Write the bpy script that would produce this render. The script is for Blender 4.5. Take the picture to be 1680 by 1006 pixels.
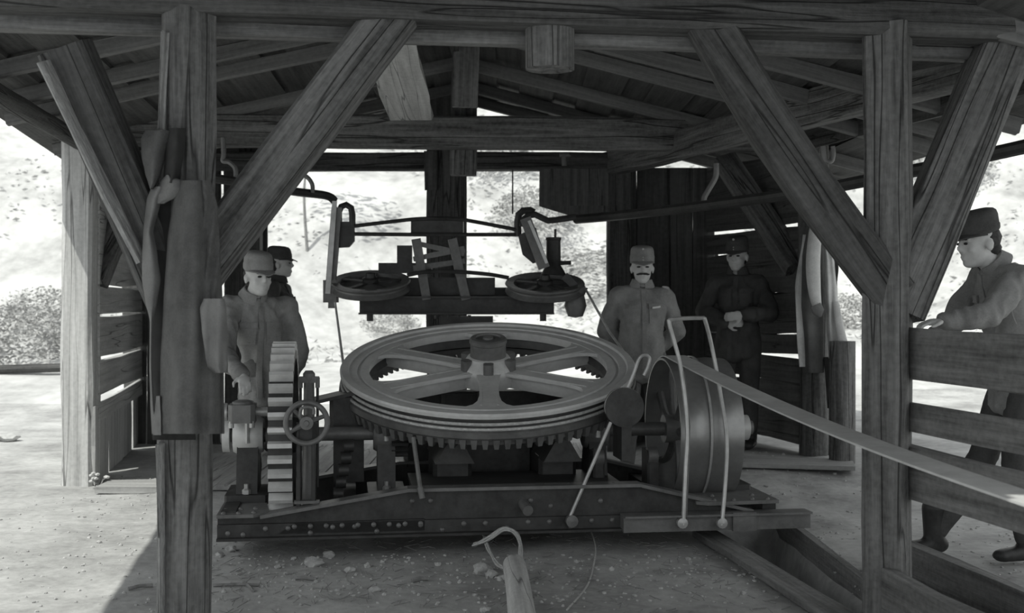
import bpy, bmesh, math, random
from mathutils import Vector as V, Matrix as Mx, noise, Quaternion
for o in list(bpy.data.objects): bpy.data.objects.remove(o)
random.seed(7)
S = bpy.context.scene
C = S.collection
pi = math.pi

# ------------------------------------------------------------------ camera
CAMH, FPX, HY = 1.27, 2000.0, 480.0
cd = bpy.data.cameras.new('camera'); cam = bpy.data.objects.new('camera', cd); C.objects.link(cam)
cam.location = (0, 0, CAMH); cam.rotation_euler = (pi/2, 0, 0)
cd.sensor_width = 36; cd.lens = 36*FPX/1680; cd.shift_y = (HY-503)/1680; cd.clip_end = 500
cd.dof.use_dof = True; cd.dof.focus_distance = 5.7; cd.dof.aperture_fstop = 3.8
S.camera = cam
# ------------------------------------------------------------------ sky, sun, exposure
w = bpy.data.worlds.new('world'); S.world = w; w.use_nodes = True
bg = w.node_tree.nodes['Background']; bg.inputs[0].default_value = (.965, .995, 1.0, 1); bg.inputs[1].default_value = .96
sl = bpy.data.lights.new('sun', 'SUN'); sun = bpy.data.objects.new('sun', sl); C.objects.link(sun)
sl.energy = 3.7; sl.angle = math.radians(.6); sl.color = (1, 1, .93)
SUND = V((.38, .45, -1.0)).normalized()
sun.rotation_euler = SUND.to_track_quat('-Z', 'Y').to_euler(); sun.location = (-6, -4, 12)
S.view_settings.view_transform = 'Standard'; S.view_settings.look = 'None'
S.view_settings.gamma = 1; S.view_settings.use_curve_mapping = False
S.view_settings.exposure = .0

# ------------------------------------------------------------------ helpers
def P(x, y, d): return V(((x-840)/FPX*d, d, CAMH+(HY-y)/FPX*d))
def sm(a, b, x):
    t = min(1, max(0, (x-a)/(b-a))); return t*t*(3-2*t)
def gh(x, y):
    """ground height of the yard"""
    h = .16*sm(6.6, 8.3, y)*sm(.7, 1.6, x) - .02*sm(4.2, 3.0, y)
    h -= .38*sm(1.08, 1.15, x-.167*(6.2-y))*sm(1.46, 1.42, x)*sm(4.6, 4.9, y)*sm(6.75, 6.6, y)   # belt pit
    h += max(0, y-11.5)*.10*sm(11.5, 15, y) + max(0, y-17)*.45*sm(17, 22, y) + max(0, -x-7)*.22*sm(-7, -10, x) + max(0, x-5)*.25*sm(5, 8, x)
    h += .018*noise.noise(V((x*1.7, y*1.7, 3))) + .008*noise.noise(V((x*6, y*6, 1)))
    if y > 12: h += .5*sm(12, 22, y)*noise.noise(V((x*.22, y*.22, 8))) + .25*sm(14, 20, y)*noise.noise(V((x*.7, y*.7, 2)))
    return h
def G(x, y):
    d = CAMH*FPX/(y-HY); X = (x-840)/FPX*d; return V((X, d, gh(X, d)))

def wm(o): return o.matrix_basis.copy() if o.parent is None else wm(o.parent) @ o.matrix_basis
def setup(o, parent=None, world=None, kind=None, label=None, cat=None, group=None):
    C.objects.link(o)
    if parent is not None:
        o.parent = parent
        o.matrix_basis = wm(parent).inverted() @ (world if world is not None else Mx())
    elif world is not None: o.matrix_basis = world
    if kind: o['kind'] = kind
    if label: o['label'] = label
    if cat: o['category'] = cat
    if group: o['group'] = group
    return o
def thing(name, label, cat, world=None, group=None, kind=None):
    return setup(bpy.data.objects.new(name, None), None, world if world is not None else Mx(), kind, label, cat, group)
T = Mx.Translation
def frame(z, x=None):
    z = V(z).normalized(); x = V(x) if x is not None else V((1, 0, 0))
    if abs(x.normalized().dot(z)) > .98: x = V((0, 1, 0))
    x = (x-z*x.dot(z)).normalized(); y = z.cross(x)
    return Mx((x, y, z)).transposed().to_4x4()

class MB:
    def __init__(s): s.v = []; s.f = []
    def add(s, vs, fs, M=None):
        k = len(s.v); s.v += [(M @ V(p)) if M else V(p) for p in vs]; s.f += [tuple(i+k for i in f) for f in fs]; return s
    def box(s, c, size, M=None, ch=0.0):
        a, b, d = [q/2 for q in size]; c = V(c)
        if ch <= 0:
            vs = [c+V((i*a, j*b, k*d)) for i in (-1, 1) for j in (-1, 1) for k in (-1, 1)]
            return s.add(vs, [(0, 1, 3, 2), (4, 6, 7, 5), (0, 4, 5, 1), (2, 3, 7, 6), (0, 2, 6, 4), (1, 5, 7, 3)], M)
        sec = [(a-ch, -b), (a, -b+ch), (a, b-ch), (a-ch, b), (-a+ch, b), (-a, b-ch), (-a, -b+ch), (-a+ch, -b)]
        vs = [c+V((p, q, -d)) for p, q in sec]+[c+V((p, q, d)) for p, q in sec]
        return s.add(vs, [(i, (i+1) % 8, 8+(i+1) % 8, 8+i) for i in range(8)]+[tuple(range(7, -1, -1)), tuple(range(8, 16))], M)
    def prism(s, poly, z0, z1, M=None):
        n = len(poly); vs = [V((p[0], p[1], z0)) for p in poly]+[V((p[0], p[1], z1)) for p in poly]
        return s.add(vs, [(i, (i+1) % n, n+(i+1) % n, n+i) for i in range(n)]+[tuple(range(n-1, -1, -1)), tuple(range(n, 2*n))], M)
    def lathe(s, prof, n=24, M=None, closed=False):
        vs = []; fs = []; m = len(prof)
        for i in range(n):
            a = 2*pi*i/n
            for r, h in prof: vs.append(V((r*math.cos(a), r*math.sin(a), h)))
        for i in range(n):
            j = (i+1) % n
            for k in range(m if closed else m-1):
                l = (k+1) % m; fs.append((i*m+k, j*m+k, j*m+l, i*m+l))
        if not closed:
            fs.append(tuple(i*m for i in range(n-1, -1, -1))); fs.append(tuple(i*m+m-1 for i in range(n)))
        return s.add(vs, fs, M)
    def cyl(s, p1, p2, r1, r2=None, n=16):
        p1 = V(p1); p2 = V(p2); L = (p2-p1).length
        return s.lathe([(r1, 0), (r1 if r2 is None else r2, L)], n, T(p1) @ frame(p2-p1))
    def tube(s, pts, r, n=8, closed=False, flat=1.0):
        pts = [V(p) for p in pts]; m = len(pts); vs = []; fs = []; x = None
        for i, p in enumerate(pts):
            a = pts[(i-1) % m] if (closed or i > 0) else p; b = pts[(i+1) % m] if (closed or i < m-1) else p
            t = (b-a).normalized()
            if x is None: x = V((0, 0, 1)) if abs(t.z) < .9 else V((1, 0, 0))
            x = (x-t*x.dot(t)).normalized(); y = t.cross(x)
            rr = r[i] if isinstance(r, (list, tuple)) else r
            for k in range(n):
                q = 2*pi*k/n; vs.append(p+x*(rr*math.cos(q))+y*(rr*flat*math.sin(q)))
        for i in range(m if closed else m-1):
            j = (i+1) % m
            for k in range(n): fs.append((i*n+k, i*n+(k+1) % n, j*n+(k+1) % n, j*n+k))
        if not closed: fs += [tuple(range(n-1, -1, -1)), tuple((m-1)*n+k for k in range(n))]
        return s.add(vs, fs)
    def build(s, name, mat, parent=None, world=None, sharp=.6, **kw):
        """vertices are given in the coordinates of `world` (identity = the scene)"""
        me = bpy.data.meshes.new(name); me.from_pydata([tuple(p) for p in s.v], [], s.f)
        bm = bmesh.new(); bm.from_mesh(me); bmesh.ops.recalc_face_normals(bm, faces=bm.faces); bm.to_mesh(me); bm.free()
        me.materials.append(mat); me.shade_smooth(); me.set_sharp_from_angle(angle=sharp)
        return setup(bpy.data.objects.new(name, me), parent, world, **kw)
def arc(c, ax, ay, r, a0, a1, n):
    return [V(c)+V(ax)*(r*math.cos(a0+(a1-a0)*i/n))+V(ay)*(r*math.sin(a0+(a1-a0)*i/n)) for i in range(n+1)]
def smooth_path(pts, k=6):
    pts = [V(p) for p in pts]; out = []
    for i in range(len(pts)-1):
        p0 = pts[max(i-1, 0)]; p1 = pts[i]; p2 = pts[i+1]; p3 = pts[min(i+2, len(pts)-1)]
        for j in range(k):
            t = j/k
            out.append(.5*((2*p1)+(p2-p0)*t+(2*p0-5*p1+4*p2-p3)*t*t+(3*p1-p0-3*p2+p3)*t**3))
    return out+[pts[-1]]

# ------------------------------------------------------------------ materials (procedural, grey like the print)
def g(v, a=1): return (v*.995, v*1.0, v*.99, 1)
def mat(name, v0, v1, scale=(6, 6, 6), rough=.8, metal=0, bump=.2, detail=6, cracks=0, spec=.3, fine=40):
    m = bpy.data.materials.new(name); m.use_nodes = True; nt = m.node_tree; N = nt.nodes; L = nt.links
    b = N['Principled BSDF']; b.inputs['Roughness'].default_value = rough; b.inputs['Metallic'].default_value = metal
    b.inputs['Specular IOR Level'].default_value = spec
    tc = N.new('ShaderNodeTexCoord'); mp = N.new('ShaderNodeMapping'); mp.inputs['Scale'].default_value = scale
    oi = N.new('ShaderNodeObjectInfo'); va = N.new('ShaderNodeVectorMath'); va.operation = 'ADD'
    mu = N.new('ShaderNodeMath'); mu.operation = 'MULTIPLY'; mu.inputs[1].default_value = 37.0
    L.new(oi.outputs['Random'], mu.inputs[0]); L.new(tc.outputs['Object'], va.inputs[0]); L.new(mu.outputs[0], va.inputs[1])
    L.new(va.outputs[0], mp.inputs['Vector'])
    n1 = N.new('ShaderNodeTexNoise'); n1.inputs['Scale'].default_value = 1; n1.inputs['Detail'].default_value = detail; n1.inputs['Roughness'].default_value = .65
    L.new(mp.outputs[0], n1.inputs['Vector'])
    n2 = N.new('ShaderNodeTexNoise'); n2.inputs['Scale'].default_value = fine; n2.inputs['Detail'].default_value = 3
    L.new(tc.outputs['Object'], n2.inputs['Vector'])
    mx = N.new('ShaderNodeMath'); mx.operation = 'MULTIPLY_ADD'; mx.inputs[1].default_value = .3
    L.new(n2.outputs['Fac'], mx.inputs[0]); L.new(n1.outputs['Fac'], mx.inputs[2])
    cr = N.new('ShaderNodeValToRGB'); e = cr.color_ramp.elements; e[0].position = .42; e[1].position = .86; e[0].color = g(v0); e[1].color = g(v1)
    L.new(mx.outputs[0], cr.inputs[0]); col = cr.outputs[0]; hgt = mx.outputs[0]
    if cracks:
        n3 = N.new('ShaderNodeTexNoise'); n3.inputs['Scale'].default_value = 1; n3.inputs['Detail'].default_value = 2
        m3 = N.new('ShaderNodeMapping'); m3.inputs['Scale'].default_value = (scale[0]*.42, scale[1]*.42, scale[2]*.3)
        L.new(va.outputs[0], m3.inputs['Vector']); L.new(m3.outputs[0], n3.inputs['Vector'])
        d = N.new('ShaderNodeMath'); d.operation = 'SUBTRACT'; d.inputs[1].default_value = .5; L.new(n3.outputs['Fac'], d.inputs[0])
        ab = N.new('ShaderNodeMath'); ab.operation = 'ABSOLUTE'; L.new(d.outputs[0], ab.inputs[0])
        c2 = N.new('ShaderNodeValToRGB'); c2.color_ramp.elements[0].position = .0; c2.color_ramp.elements[1].position = .011*cracks
        c2.color_ramp.elements[0].color = (.3, .3, .3, 1); L.new(ab.outputs[0], c2.inputs[0])
        mm = N.new('ShaderNodeMixRGB'); mm.blend_type = 'MULTIPLY'; mm.inputs[0].default_value = 1
        L.new(col, mm.inputs[1]); L.new(c2.outputs[0], mm.inputs[2]); col = mm.outputs[0]
        ad = N.new('ShaderNodeMath'); ad.operation = 'MULTIPLY'; L.new(hgt, ad.inputs[0]); L.new(c2.outputs[0], ad.inputs[1]); hgt = ad.outputs[0]
    L.new(col, b.inputs['Base Color'])
    if bump:
        bp = N.new('ShaderNodeBump'); bp.inputs['Strength'].default_value = bump; bp.inputs['Distance'].default_value = .02
        L.new(hgt, bp.inputs['Height']); L.new(bp.outputs[0], b.inputs['Normal'])
    return m
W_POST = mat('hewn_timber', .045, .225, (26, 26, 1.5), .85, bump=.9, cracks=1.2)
W_BOARD = mat('grey_board', .065, .24, (26, 26, 1.3), .85, bump=.6)
W_DARK = mat('dark_timber', .028, .12, (26, 26, 1.5), .85, bump=.8, cracks=1)
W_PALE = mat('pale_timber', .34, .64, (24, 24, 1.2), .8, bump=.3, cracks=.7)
W_ROOF = mat('roof_boards', .04, .105, (26, 26, 1.2), .9, bump=.35)
W_RAFT = mat('rafter_wood', .09, .2, (24, 24, 1.2), .85, bump=.3)
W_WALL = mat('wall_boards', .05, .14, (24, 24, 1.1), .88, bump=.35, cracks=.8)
W_FLOOR = mat('floor_boards', .22, .40, (20, 20, 1.1), .85, bump=.3, cracks=.7)
BARK = mat('bark', .22, .46, (40, 40, 9), .95, bump=.9)
IRON = mat('black_iron', .028, .07, (9, 9, 9), .5, .35, .12, spec=.5)
IRON_B = mat('worn_iron', .10, .20, (7, 7, 7), .45, .15, .15, spec=.5)
IRON_W = mat('wheel_iron', .50, .72, (5, 5, 5), .42, .1, .15, spec=.5)  # far paler than iron: light on wheel top, teeth, bearing put into colour
IRON_G = mat('groove_iron', .07, .15, (7, 7, 7), .45, .15, .15, spec=.5)  # darker than the rim top, used on the rim side
STEEL = mat('bright_steel', .34, .55, (10, 10, 10), .33, .35, .08, spec=.6)
DRUM = mat('pulley_steel', .24, .36, (3, 3, 3), .3, .6, .05, spec=.6)
ROPE = mat('wire_rope', .4, .7, (60, 60, 60), .6, .3, .4)
HEMP = mat('hemp_rope', .35, .6, (50, 50, 50), .9, bump=.4)
BELT = mat('leather_belt', .40, .55, (8, 8, 8), .7, bump=.15)
COATM = mat('greatcoat_wool', .06, .13, (7, 7, 7), .95, bump=.2, fine=160)
COATL = mat('greatcoat_edge', .12, .2, (7, 7, 7), .95, bump=.2, fine=160)  # paler copy of the wool: lit coat edges put into the colour
LINING = mat('coat_lining', .02, .05, (7, 7, 7), .95, bump=.15)
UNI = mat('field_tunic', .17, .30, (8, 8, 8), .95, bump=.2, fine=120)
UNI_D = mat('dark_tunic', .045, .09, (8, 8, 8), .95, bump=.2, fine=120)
TROU = mat('trousers_cloth', .10, .18, (8, 8, 8), .95, bump=.2, fine=120)
LINEN = mat('pale_coat_cloth', .42, .68, (6, 6, 6), .9, bump=.2, fine=120)
SKIN = mat('skin', .46, .58, (9, 9, 9), .6, bump=.08)
HAIR = mat('dark_hair', .02, .05, (50, 50, 50), .7, bump=.4)
LEATH = mat('boot_leather', .02, .05, (12, 12, 12), .45, bump=.15)
WHITE = mat('white_paint', .6, .75, (10, 10, 10), .8, bump=.05)
EARTH = mat('trodden_earth', .22, .52, (2.2, 2.2, 2.2), .95, bump=.7, detail=9, fine=22)
HILL = mat('haze_bright_hill', .28, .66, (.9, .9, .9), .95, bump=.6, detail=10, fine=6)  # bright tones stand in for the haze over the hill
STONE = mat('pale_stone', .3, .55, (14, 14, 14), .9, bump=.4)
SCRUB = mat('pale_scrub', .34, .66, (2.2, 2.2, 2.2), .85, bump=0, fine=7)  # paler than the bushes, to lift the shade between leaves
W_LEFT = mat('bounce_lit_boards', .32, .58, (24, 24, 1.1), .88, bump=.35, cracks=.8)  # paler copy of the wall boards: bounce from sunlit ground put into colour
LEAF = mat('leaf', .18, .52, (2.2, 2.2, 2.2), .8, bump=0, fine=7)
TWIG = mat('twig', .14, .3, (30, 30, 30), .9, bump=.2)

# ------------------------------------------------------------------ timbers
def timber(name, p1, p2, w, d, m, style='beam', ref=(1, 0, 0), jit=.006, roll=0, parent=None, n=None, bow=0, taper=1.0, **kw):
    """one timber; local Z runs along its length so the grain follows it"""
    p1 = V(p1); p2 = V(p2); L = (p2-p1).length
    world = T(p1) @ frame(p2-p1, ref) @ Mx.Rotation(roll, 4, 'Z')
    if style == 'board': jit = min(jit, .003)
    n = n or max(1, min(14, int(L/.22)))
    if style == 'board': n = min(n, 3)
    a, b = w/2, d/2; sec = []
    if style in ('log', 'round'):
        k = 16 if style == 'log' else 24; sq = .05 if style == 'log' else 0
        for i in range(k):
            q = 2*pi*i/k; sec.append((a*math.cos(q)*(1+sq*math.cos(4*q)), b*math.sin(q)*(1+sq*math.cos(4*q))))
    elif style == 'board':
        sec = [(a, -b), (a, b), (-a, b), (-a, -b)]
    else:
        c = min(a, b)*.22
        sec = [(a-c, -b), (a, -b+c), (a, 0), (a, b-c), (a-c, b), (0, b), (-a+c, b), (-a, b-c), (-a, 0), (-a, -b+c), (-a+c, -b), (0, -b)]
    k = len(sec); vs = []; fs = []; sd = random.uniform(0, 90)
    for i in range(n+1):
        z = L*i/n; tp = 1+(taper-1)*i/n; bx = bow*math.sin(pi*i/n)
        for j, (x, y) in enumerate(sec):
            q = 1+jit/max(.01, min(a, b))*noise.noise(V((j*1.3+sd, z*2.2, sd)))
            vs.append((x*q*tp+bx+jit*noise.noise(V((z*.9, sd, 0))), y*q*tp+jit*noise.noise(V((sd, z*.9, 4))), z))
    for i in range(n):
        for j in range(k): fs.append((i*k+j, i*k+(j+1) % k, (i+1)*k+(j+1) % k, (i+1)*k+j))
    fs += [tuple(range(k-1, -1, -1)), tuple(n*k+j for j in range(k))]
    mb = MB().add(vs, fs); return mb.build(name, m, parent, world, sharp=.7 if style in ('log', 'round') else .5, **kw)

# ================================================================== THE SETTING
def axis(lo, hi, step_fn):
    a = [lo]
    while a[-1] < hi: a.append(a[-1]+step_fn(a[-1]))
    return a
xs = axis(-26, 28, lambda x: .07 if -3.2 < x < 2.6 else (.2 if -6 < x < 6 else .7))
ys = axis(1.5, 60, lambda y: .07 if y < 8 else (.16 if y < 14 else .6))
mb = MB(); mb.v = [V((x, y, gh(x, y))) for y in ys for x in xs]; nx = len(xs)
mb.f = [(j*nx+i, j*nx+i+1, (j+1)*nx+i+1, (j+1)*nx+i) for j in range(len(ys)-1) for i in range(nx-1)]
near = MB(); near.v = mb.v; near.f = [f for f in mb.f if mb.v[f[0]].y < 13 and -7 < mb.v[f[0]].x < 6]
far = MB(); far.v = mb.v; far.f = [f for f in mb.f if not (mb.v[f[0]].y < 13 and -7 < mb.v[f[0]].x < 6)]
def clean(o):
    bm = bmesh.new(); bm.from_mesh(o.data); bmesh.ops.delete(bm, geom=[v for v in bm.verts if not v.link_faces], context='VERTS')
    bmesh.ops.recalc_face_normals(bm, faces=bm.faces)
    if sum(f.normal.z for f in bm.faces) < 0: bmesh.ops.reverse_faces(bm, faces=bm.faces)
    bm.to_mesh(o.data); bm.free(); o.data.shade_smooth()
clean(near.build('ground', EARTH, kind='structure', label='trodden earth floor of the shed and yard'))
clean(far.build('hillside', HILL, kind='structure', label='bright hillside rising behind the shed'))

# ---- roof: ridge along Y, boards on rafters
RX, RH, SL = -.35, 2.88, .262
def rh(x): return RH-(SL if x > RX else .215)*abs(x-RX)
ceil = thing('ceiling', 'dark boarded underside of the gabled roof', None, T((RX, 6.8, RH)), kind='structure')
Y0, Y1 = 2.2, 10.4  # front overhang lengthened out of view to shade belt, fence and foreground
def eave(side, y): return 2.75+.15*(y-5)+RX if side < 0 else 3.0
for side in (-1, 1):
    nb = 14; e0, e1 = eave(side, Y0), eave(side, Y1)
    for i in range(nb):
        f = (i+.5)/nb; xa = RX+side*f*e0; xb = RX+side*f*e1; gp = random.uniform(.0, .01)
        timber('roof_board', (xa, Y0+random.uniform(-.12, .12), rh(xa)+.055+.022*(i % 2)), (xb, Y1+random.uniform(-.1, .1), rh(xb)+.055+.022*(i % 2)), e0/nb*1.26-gp, .022, W_ROOF, 'board', ref=(1, 0, -(SL if side > 0 else -.215)), parent=ceil, taper=e1/e0)
for k, y in enumerate((2.4, 3.5, 4.75, 6.2, 6.82, 7.32, 8.5, 9.5, 10.2)):
    for side in (-1, 1):
        x = RX+side*(eave(side, y)-.08)
        timber('rafter', (RX, y, RH-.0), (x, y+random.uniform(-.05, .05), rh(x)-.0), .055, .085, W_RAFT, 'beam', ref=(0, 1, 0), parent=ceil, jit=.004)
timber('ridge_board', (RX, 4.0, RH-.06), (RX, 10.3, RH-.06), .05, .14, W_DARK, 'board', ref=(1, 0, 0), parent=ceil)

# ---- posts, beams, braces
def post(name, x, ytop, d, w, dd, m, label, style='beam', xb=None, h0=None, cat='post', **kw):
    a = P(x, ytop, d); xb = x if xb is None else xb; b = V(((xb-840)/FPX*d, d, 0)); b.z = (gh(b.x, b.y)-.05) if h0 is None else h0
    return timber(name, b, a, w, dd, m, style, label=label, cat=cat, **kw)
lpost = post('timber_post', 309, -6, 4.32, .185, .19, W_POST, 'thick weathered round post with a greatcoat hung on it', 'log', xb=301, jit=.012)
for ya, yb in ((56, 214), (726, 1030)): timber('bark_strip', P(269 if ya < 500 else 266, yb, 4.26), P(275 if ya < 500 else 267, ya, 4.26), .022, .09, BARK, 'log', jit=.012, parent=lpost, label='rough pale bark')
post('timber_post', 1456, 42, 4.7, .165, .165, W_POST, 'squared front post where the plank fence ends', xb=1455, roll=math.radians(-27), jit=.008)
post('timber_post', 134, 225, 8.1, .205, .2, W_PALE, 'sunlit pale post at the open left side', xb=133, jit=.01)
post('timber_post', 1335, 150, 8.35, .2, .2, W_POST, 'rough round post carrying the hanging pale coats', 'round', jit=.014)
post('timber_post', 733, 150, 9.65, .31, .2, W_DARK, 'broad dark post in the middle of the open back')
post('timber_post', 1016, 280, 9.75, .2, .16, W_DARK, 'dark post beside the open back, behind the soldier')
post('timber_stump_post', 1381, 560, 8.0, .165, .16, W_POST, 'short round post under the hanging sleeve', 'log')
post('timber_post', 412, 225, 9.95, .17, .17, W_DARK, 'dark back post behind the two men at the gear')

timber('header_beam', (-2.1, 4.17, 2.38), (2.9, 4.94, 2.38), .26, .2, W_DARK, ref=(0, 0, 1), label='heavy header beam across the top front', cat='beam')
timber('header_board', (-2.05, 4.33, 2.235), (2.6, 5.06, 2.235), .05, .09, W_BOARD, ref=(0, 0, 1), label='thin board nailed under the front header beam', cat='board')
lbr = timber('knee_brace', P(285, 490, 4.36), P(108, 78, 4.17), .165, .15, W_DARK, label='bark-edged brace rising left from the coat post', cat='brace', ref=(1, 0, 0))
timber('bark_strip', P(238, 424, 4.27), P(76, 100, 4.10), .028, .13, BARK, 'log', jit=.01, parent=lbr, label='rough pale bark')
timber('knee_brace', P(318, 456, 4.36), P(668, -2, 4.47), .165, .15, W_POST, label='cracked brace rising right from the coat post', cat='brace')
timber('knee_brace', P(1462, 482, 4.70), P(1152, 22, 4.6), .17, .15, W_DARK, label='brace leaning left from the fence post', cat='brace', bow=-.03)
timber('knee_brace', P(1466, 512, 4.72), P(1662, 46, 4.86), .2, .17, W_POST, label='stout brace leaning right from the fence post', cat='brace', jit=.012)
timber('log_stub', P(902, 10, 4.55), P(902, 114, 4.55), .185, .185, W_POST, 'round', label='sawn round log stub hanging under the header beam', cat='log', jit=.003, n=3)
timber('tie_beam', P(140, 212, 8.55), P(1330, 224, 8.55), .225, .17, W_POST, ref=(0, 0, 1), label='long tie beam across the middle of the roof', cat='beam', jit=.01)
timber('lintel_beam', P(330, 265, 9.75), P(1030, 266, 9.75), .145, .14, W_DARK, ref=(0, 0, 1), label='dark lintel over the open back', cat='beam')
timber('king_post', P(760, 288, 8.78), P(762, 118, 8.78), .185, .13, W_POST, label='hanging king post end below the tie beam', cat='post')
timber('hanger_board', P(763, 176, 7.5), P(768, 20, 7.5), .155, .05, W_BOARD, 'board', label='short upright board hung from the ridge', cat='board')
timber('wall_plate', P(958, 281, 10.4), P(1650, 92, 5.3), .19, .14, W_POST, ref=(0, 0, 1), label='long plate beam running along the right side', cat='beam', jit=.009)
timber('eave_pole', P(-60, 122, 5.6), P(142, 238, 8.2), .11, .11, W_DARK, 'round', label='slim dark eave pole reaching the pale left post', cat='pole')
timber('eave_board', (2.28, 5.0, 2.19), (1.95, 8.6, 2.3), .12, .025, W_DARK, 'board', ref=(0, 0, 1), label='narrow board under the right eave', cat='board')
timber('curved_brace', P(156, 462, 8.22), P(236, 318, 8.6), .17, .12, W_POST, label='short curved brace on the pale left post', cat='brace', bow=-.04)
timber('wall_brace', P(1308, 440, 8.5), P(1188, 262, 9.1), .17, .12, W_POST, label='slanting brace on the dark right wall', cat='brace')
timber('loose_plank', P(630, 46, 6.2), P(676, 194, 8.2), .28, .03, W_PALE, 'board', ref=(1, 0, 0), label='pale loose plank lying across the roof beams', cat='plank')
timber('cleat_board', P(707, 312, 9.52), P(707, 248, 9.52), .1, .03, W_DARK, 'board', label='small cleat board on the broad back post', cat='board')

# ---- walls: horizontal boards, each a part
def wall(name, a, b, rows, m, label, th=.026, skew=0):
    a = V(a); b = V(b); root = thing(name, label, None, T(((a.x+b.x)/2, (a.y+b.y)/2, 0)), kind='structure')
    for h0, h1 in rows:
        e = random.uniform(-.012, .012)
        timber('plank', V((a.x, a.y, (h0+h1)/2+e)), V((b.x, b.y, (h0+h1)/2-e+skew)), h1-h0, th, m, 'board', ref=(0, 0, 1), parent=root)
    return root
def rows_px(list_px, d): return [(CAMH+(HY-y1)/FPX*d, CAMH+(HY-y0)/FPX*d) for y0, y1 in list_px]
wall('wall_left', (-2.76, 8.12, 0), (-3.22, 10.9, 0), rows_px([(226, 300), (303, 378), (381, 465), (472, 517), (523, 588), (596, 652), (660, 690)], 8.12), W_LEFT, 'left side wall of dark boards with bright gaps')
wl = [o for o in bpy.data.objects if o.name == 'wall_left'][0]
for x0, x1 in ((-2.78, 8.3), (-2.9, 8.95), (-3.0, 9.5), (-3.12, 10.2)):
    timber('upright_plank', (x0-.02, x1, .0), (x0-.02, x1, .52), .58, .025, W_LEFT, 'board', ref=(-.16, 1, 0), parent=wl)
bw = thing('wall_back', 'dark back wall of upright boards left and right of the opening', None, T((0, 9.9, 0)), kind='structure')
x = -3.25
for i, wd in enumerate((.2, .22, .19, .2)):
    timber('upright_plank', (x+wd/2, 10.2, .0), (x+wd/2, 10.2, 2.36), wd, .025, W_WALL, 'board', parent=bw); x += wd+.004
timber('upright_plank', (-2.33, 10.2, .0), (-2.33, 10.2, 2.36), .155, .025, W_WALL, 'board', parent=bw)
timber('upright_plank', (-2.135, 10.2, .0), (-2.135, 10.2, 2.36), .19, .025, W_WALL, 'board', parent=bw)
for x0, x1 in ((.77, 1.004), (1.012, 1.276), (1.285, 1.464), (1.471, 1.64)):
    timber('upright_plank', ((x0+x1)/2, 9.88, .0), ((x0+x1)/2, 9.88, 2.28), x1-x0, .025, W_WALL, 'board', parent=bw)
timber('hanging_panel', (.52, 9.7, 1.96), (.52, 9.7, 2.32), .60, .03, W_WALL, 'board', parent=bw)
for z in (.25, .7, 1.13, 1.50): timber('back_plank', (.80, 9.93, z), (1.68, 9.93, z), .44 if z < 1.4 else .30, .02, W_WALL, 'board', ref=(0, 0, 1), parent=bw)
mbp = MB().prism([(.22, 1.96), (.82, 1.96), (.82, 1.87), (.50, 1.87), (.22, 1.955)], 0, .03, Mx(((1, 0, 0, 0), (0, 0, -1, 9.715), (0, 1, 0, 0), (0, 0, 0, 1))))
mbp.build('slanted_panel', W_WALL, bw, None)
wall('wall_right', (1.58, 9.9, 0), (2.02, 8.42, 0), [(.2, .62), (.635, .80), (.812, .95), (.965, 1.25), (1.262, 1.55), (1.562, 1.72), (1.745, 1.95), (1.975, 2.25)], W_WALL, 'dark boarded wall on the right with bright slits', skew=.02)
# ---- floor boards behind the machine
fl = thing('floor', 'plank floor behind the machine', None, T((-.6, 8.6, 0)), kind='structure')
x = -2.2
while x < .55:
    wd = random.uniform(.2, .27)
    timber('floor_plank', (x+wd/2, 7.75+random.uniform(-.1, .1), .03), (x+wd/2, 9.9+random.uniform(-.1, .1), .03), wd-.008, .03, W_FLOOR, 'board', parent=fl); x += wd
timber('threshold_plank', P(168, 806, 7.85), P(345, 806, 7.85), .3, .04, W_FLOOR, 'board', ref=(0, 1, 0), label='sunlit plank lying at the left threshold', cat='plank').location.z = .02
timber('step_plank', (1.42, 8.02, .16), (2.2, 7.85, .16), .34, .03, W_FLOOR, 'board', ref=(0, 1, 0), label='grey plank on the ground before the coat post', cat='plank')

# ---- fence on the right
fence = thing('plank_fence', 'plank fence running forward from the front post', 'fence', T((1.62, 4.2, 0)))
fa, fb = V((1.50, 4.82, 0)), V((1.90, 3.1, 0))
for h0, h1 in ((.936, 1.129), (.735, .847), (.478, .68)):
    timber('plank', fa+V((0, 0, (h0+h1)/2)), fb+V((0, 0, (h0+h1)/2)), h1-h0, .03, W_BOARD, 'board', ref=(0, 0, 1), parent=fence)
timber('fence_stake', fb+V((.02, .15, -.1)), fb+V((.02, .15, 1.2)), .08, .08, W_POST, parent=fence)
timber('sill_board', (1.425, 4.62, .08), (1.56, 3.5, .08), .29, .05, W_BOARD, 'board', ref=(0, 0, 1), label='sill board on edge running forward from the fence post', cat='board')
timber('sill_board', (1.72, 5.55, .05), (1.98, 3.9, .05), .24, .05, W_BOARD, 'board', ref=(0, 0, 1), label='sill board on edge beyond the fence', cat='board')
timber('pit_board', (1.47, 6.7, -.07), (1.5, 4.75, -.07), .26, .04, W_BOARD, 'board', ref=(0, 0, 1), label='edge board along the dark belt pit', cat='board')
timber('ground_plank', (.99, 6.3, .03), (1.30, 4.35, .03), .12, .035, W_BOARD, 'board', ref=(1, 0, 0), label='narrow plank on the ground at the belt pit', cat='plank')

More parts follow.
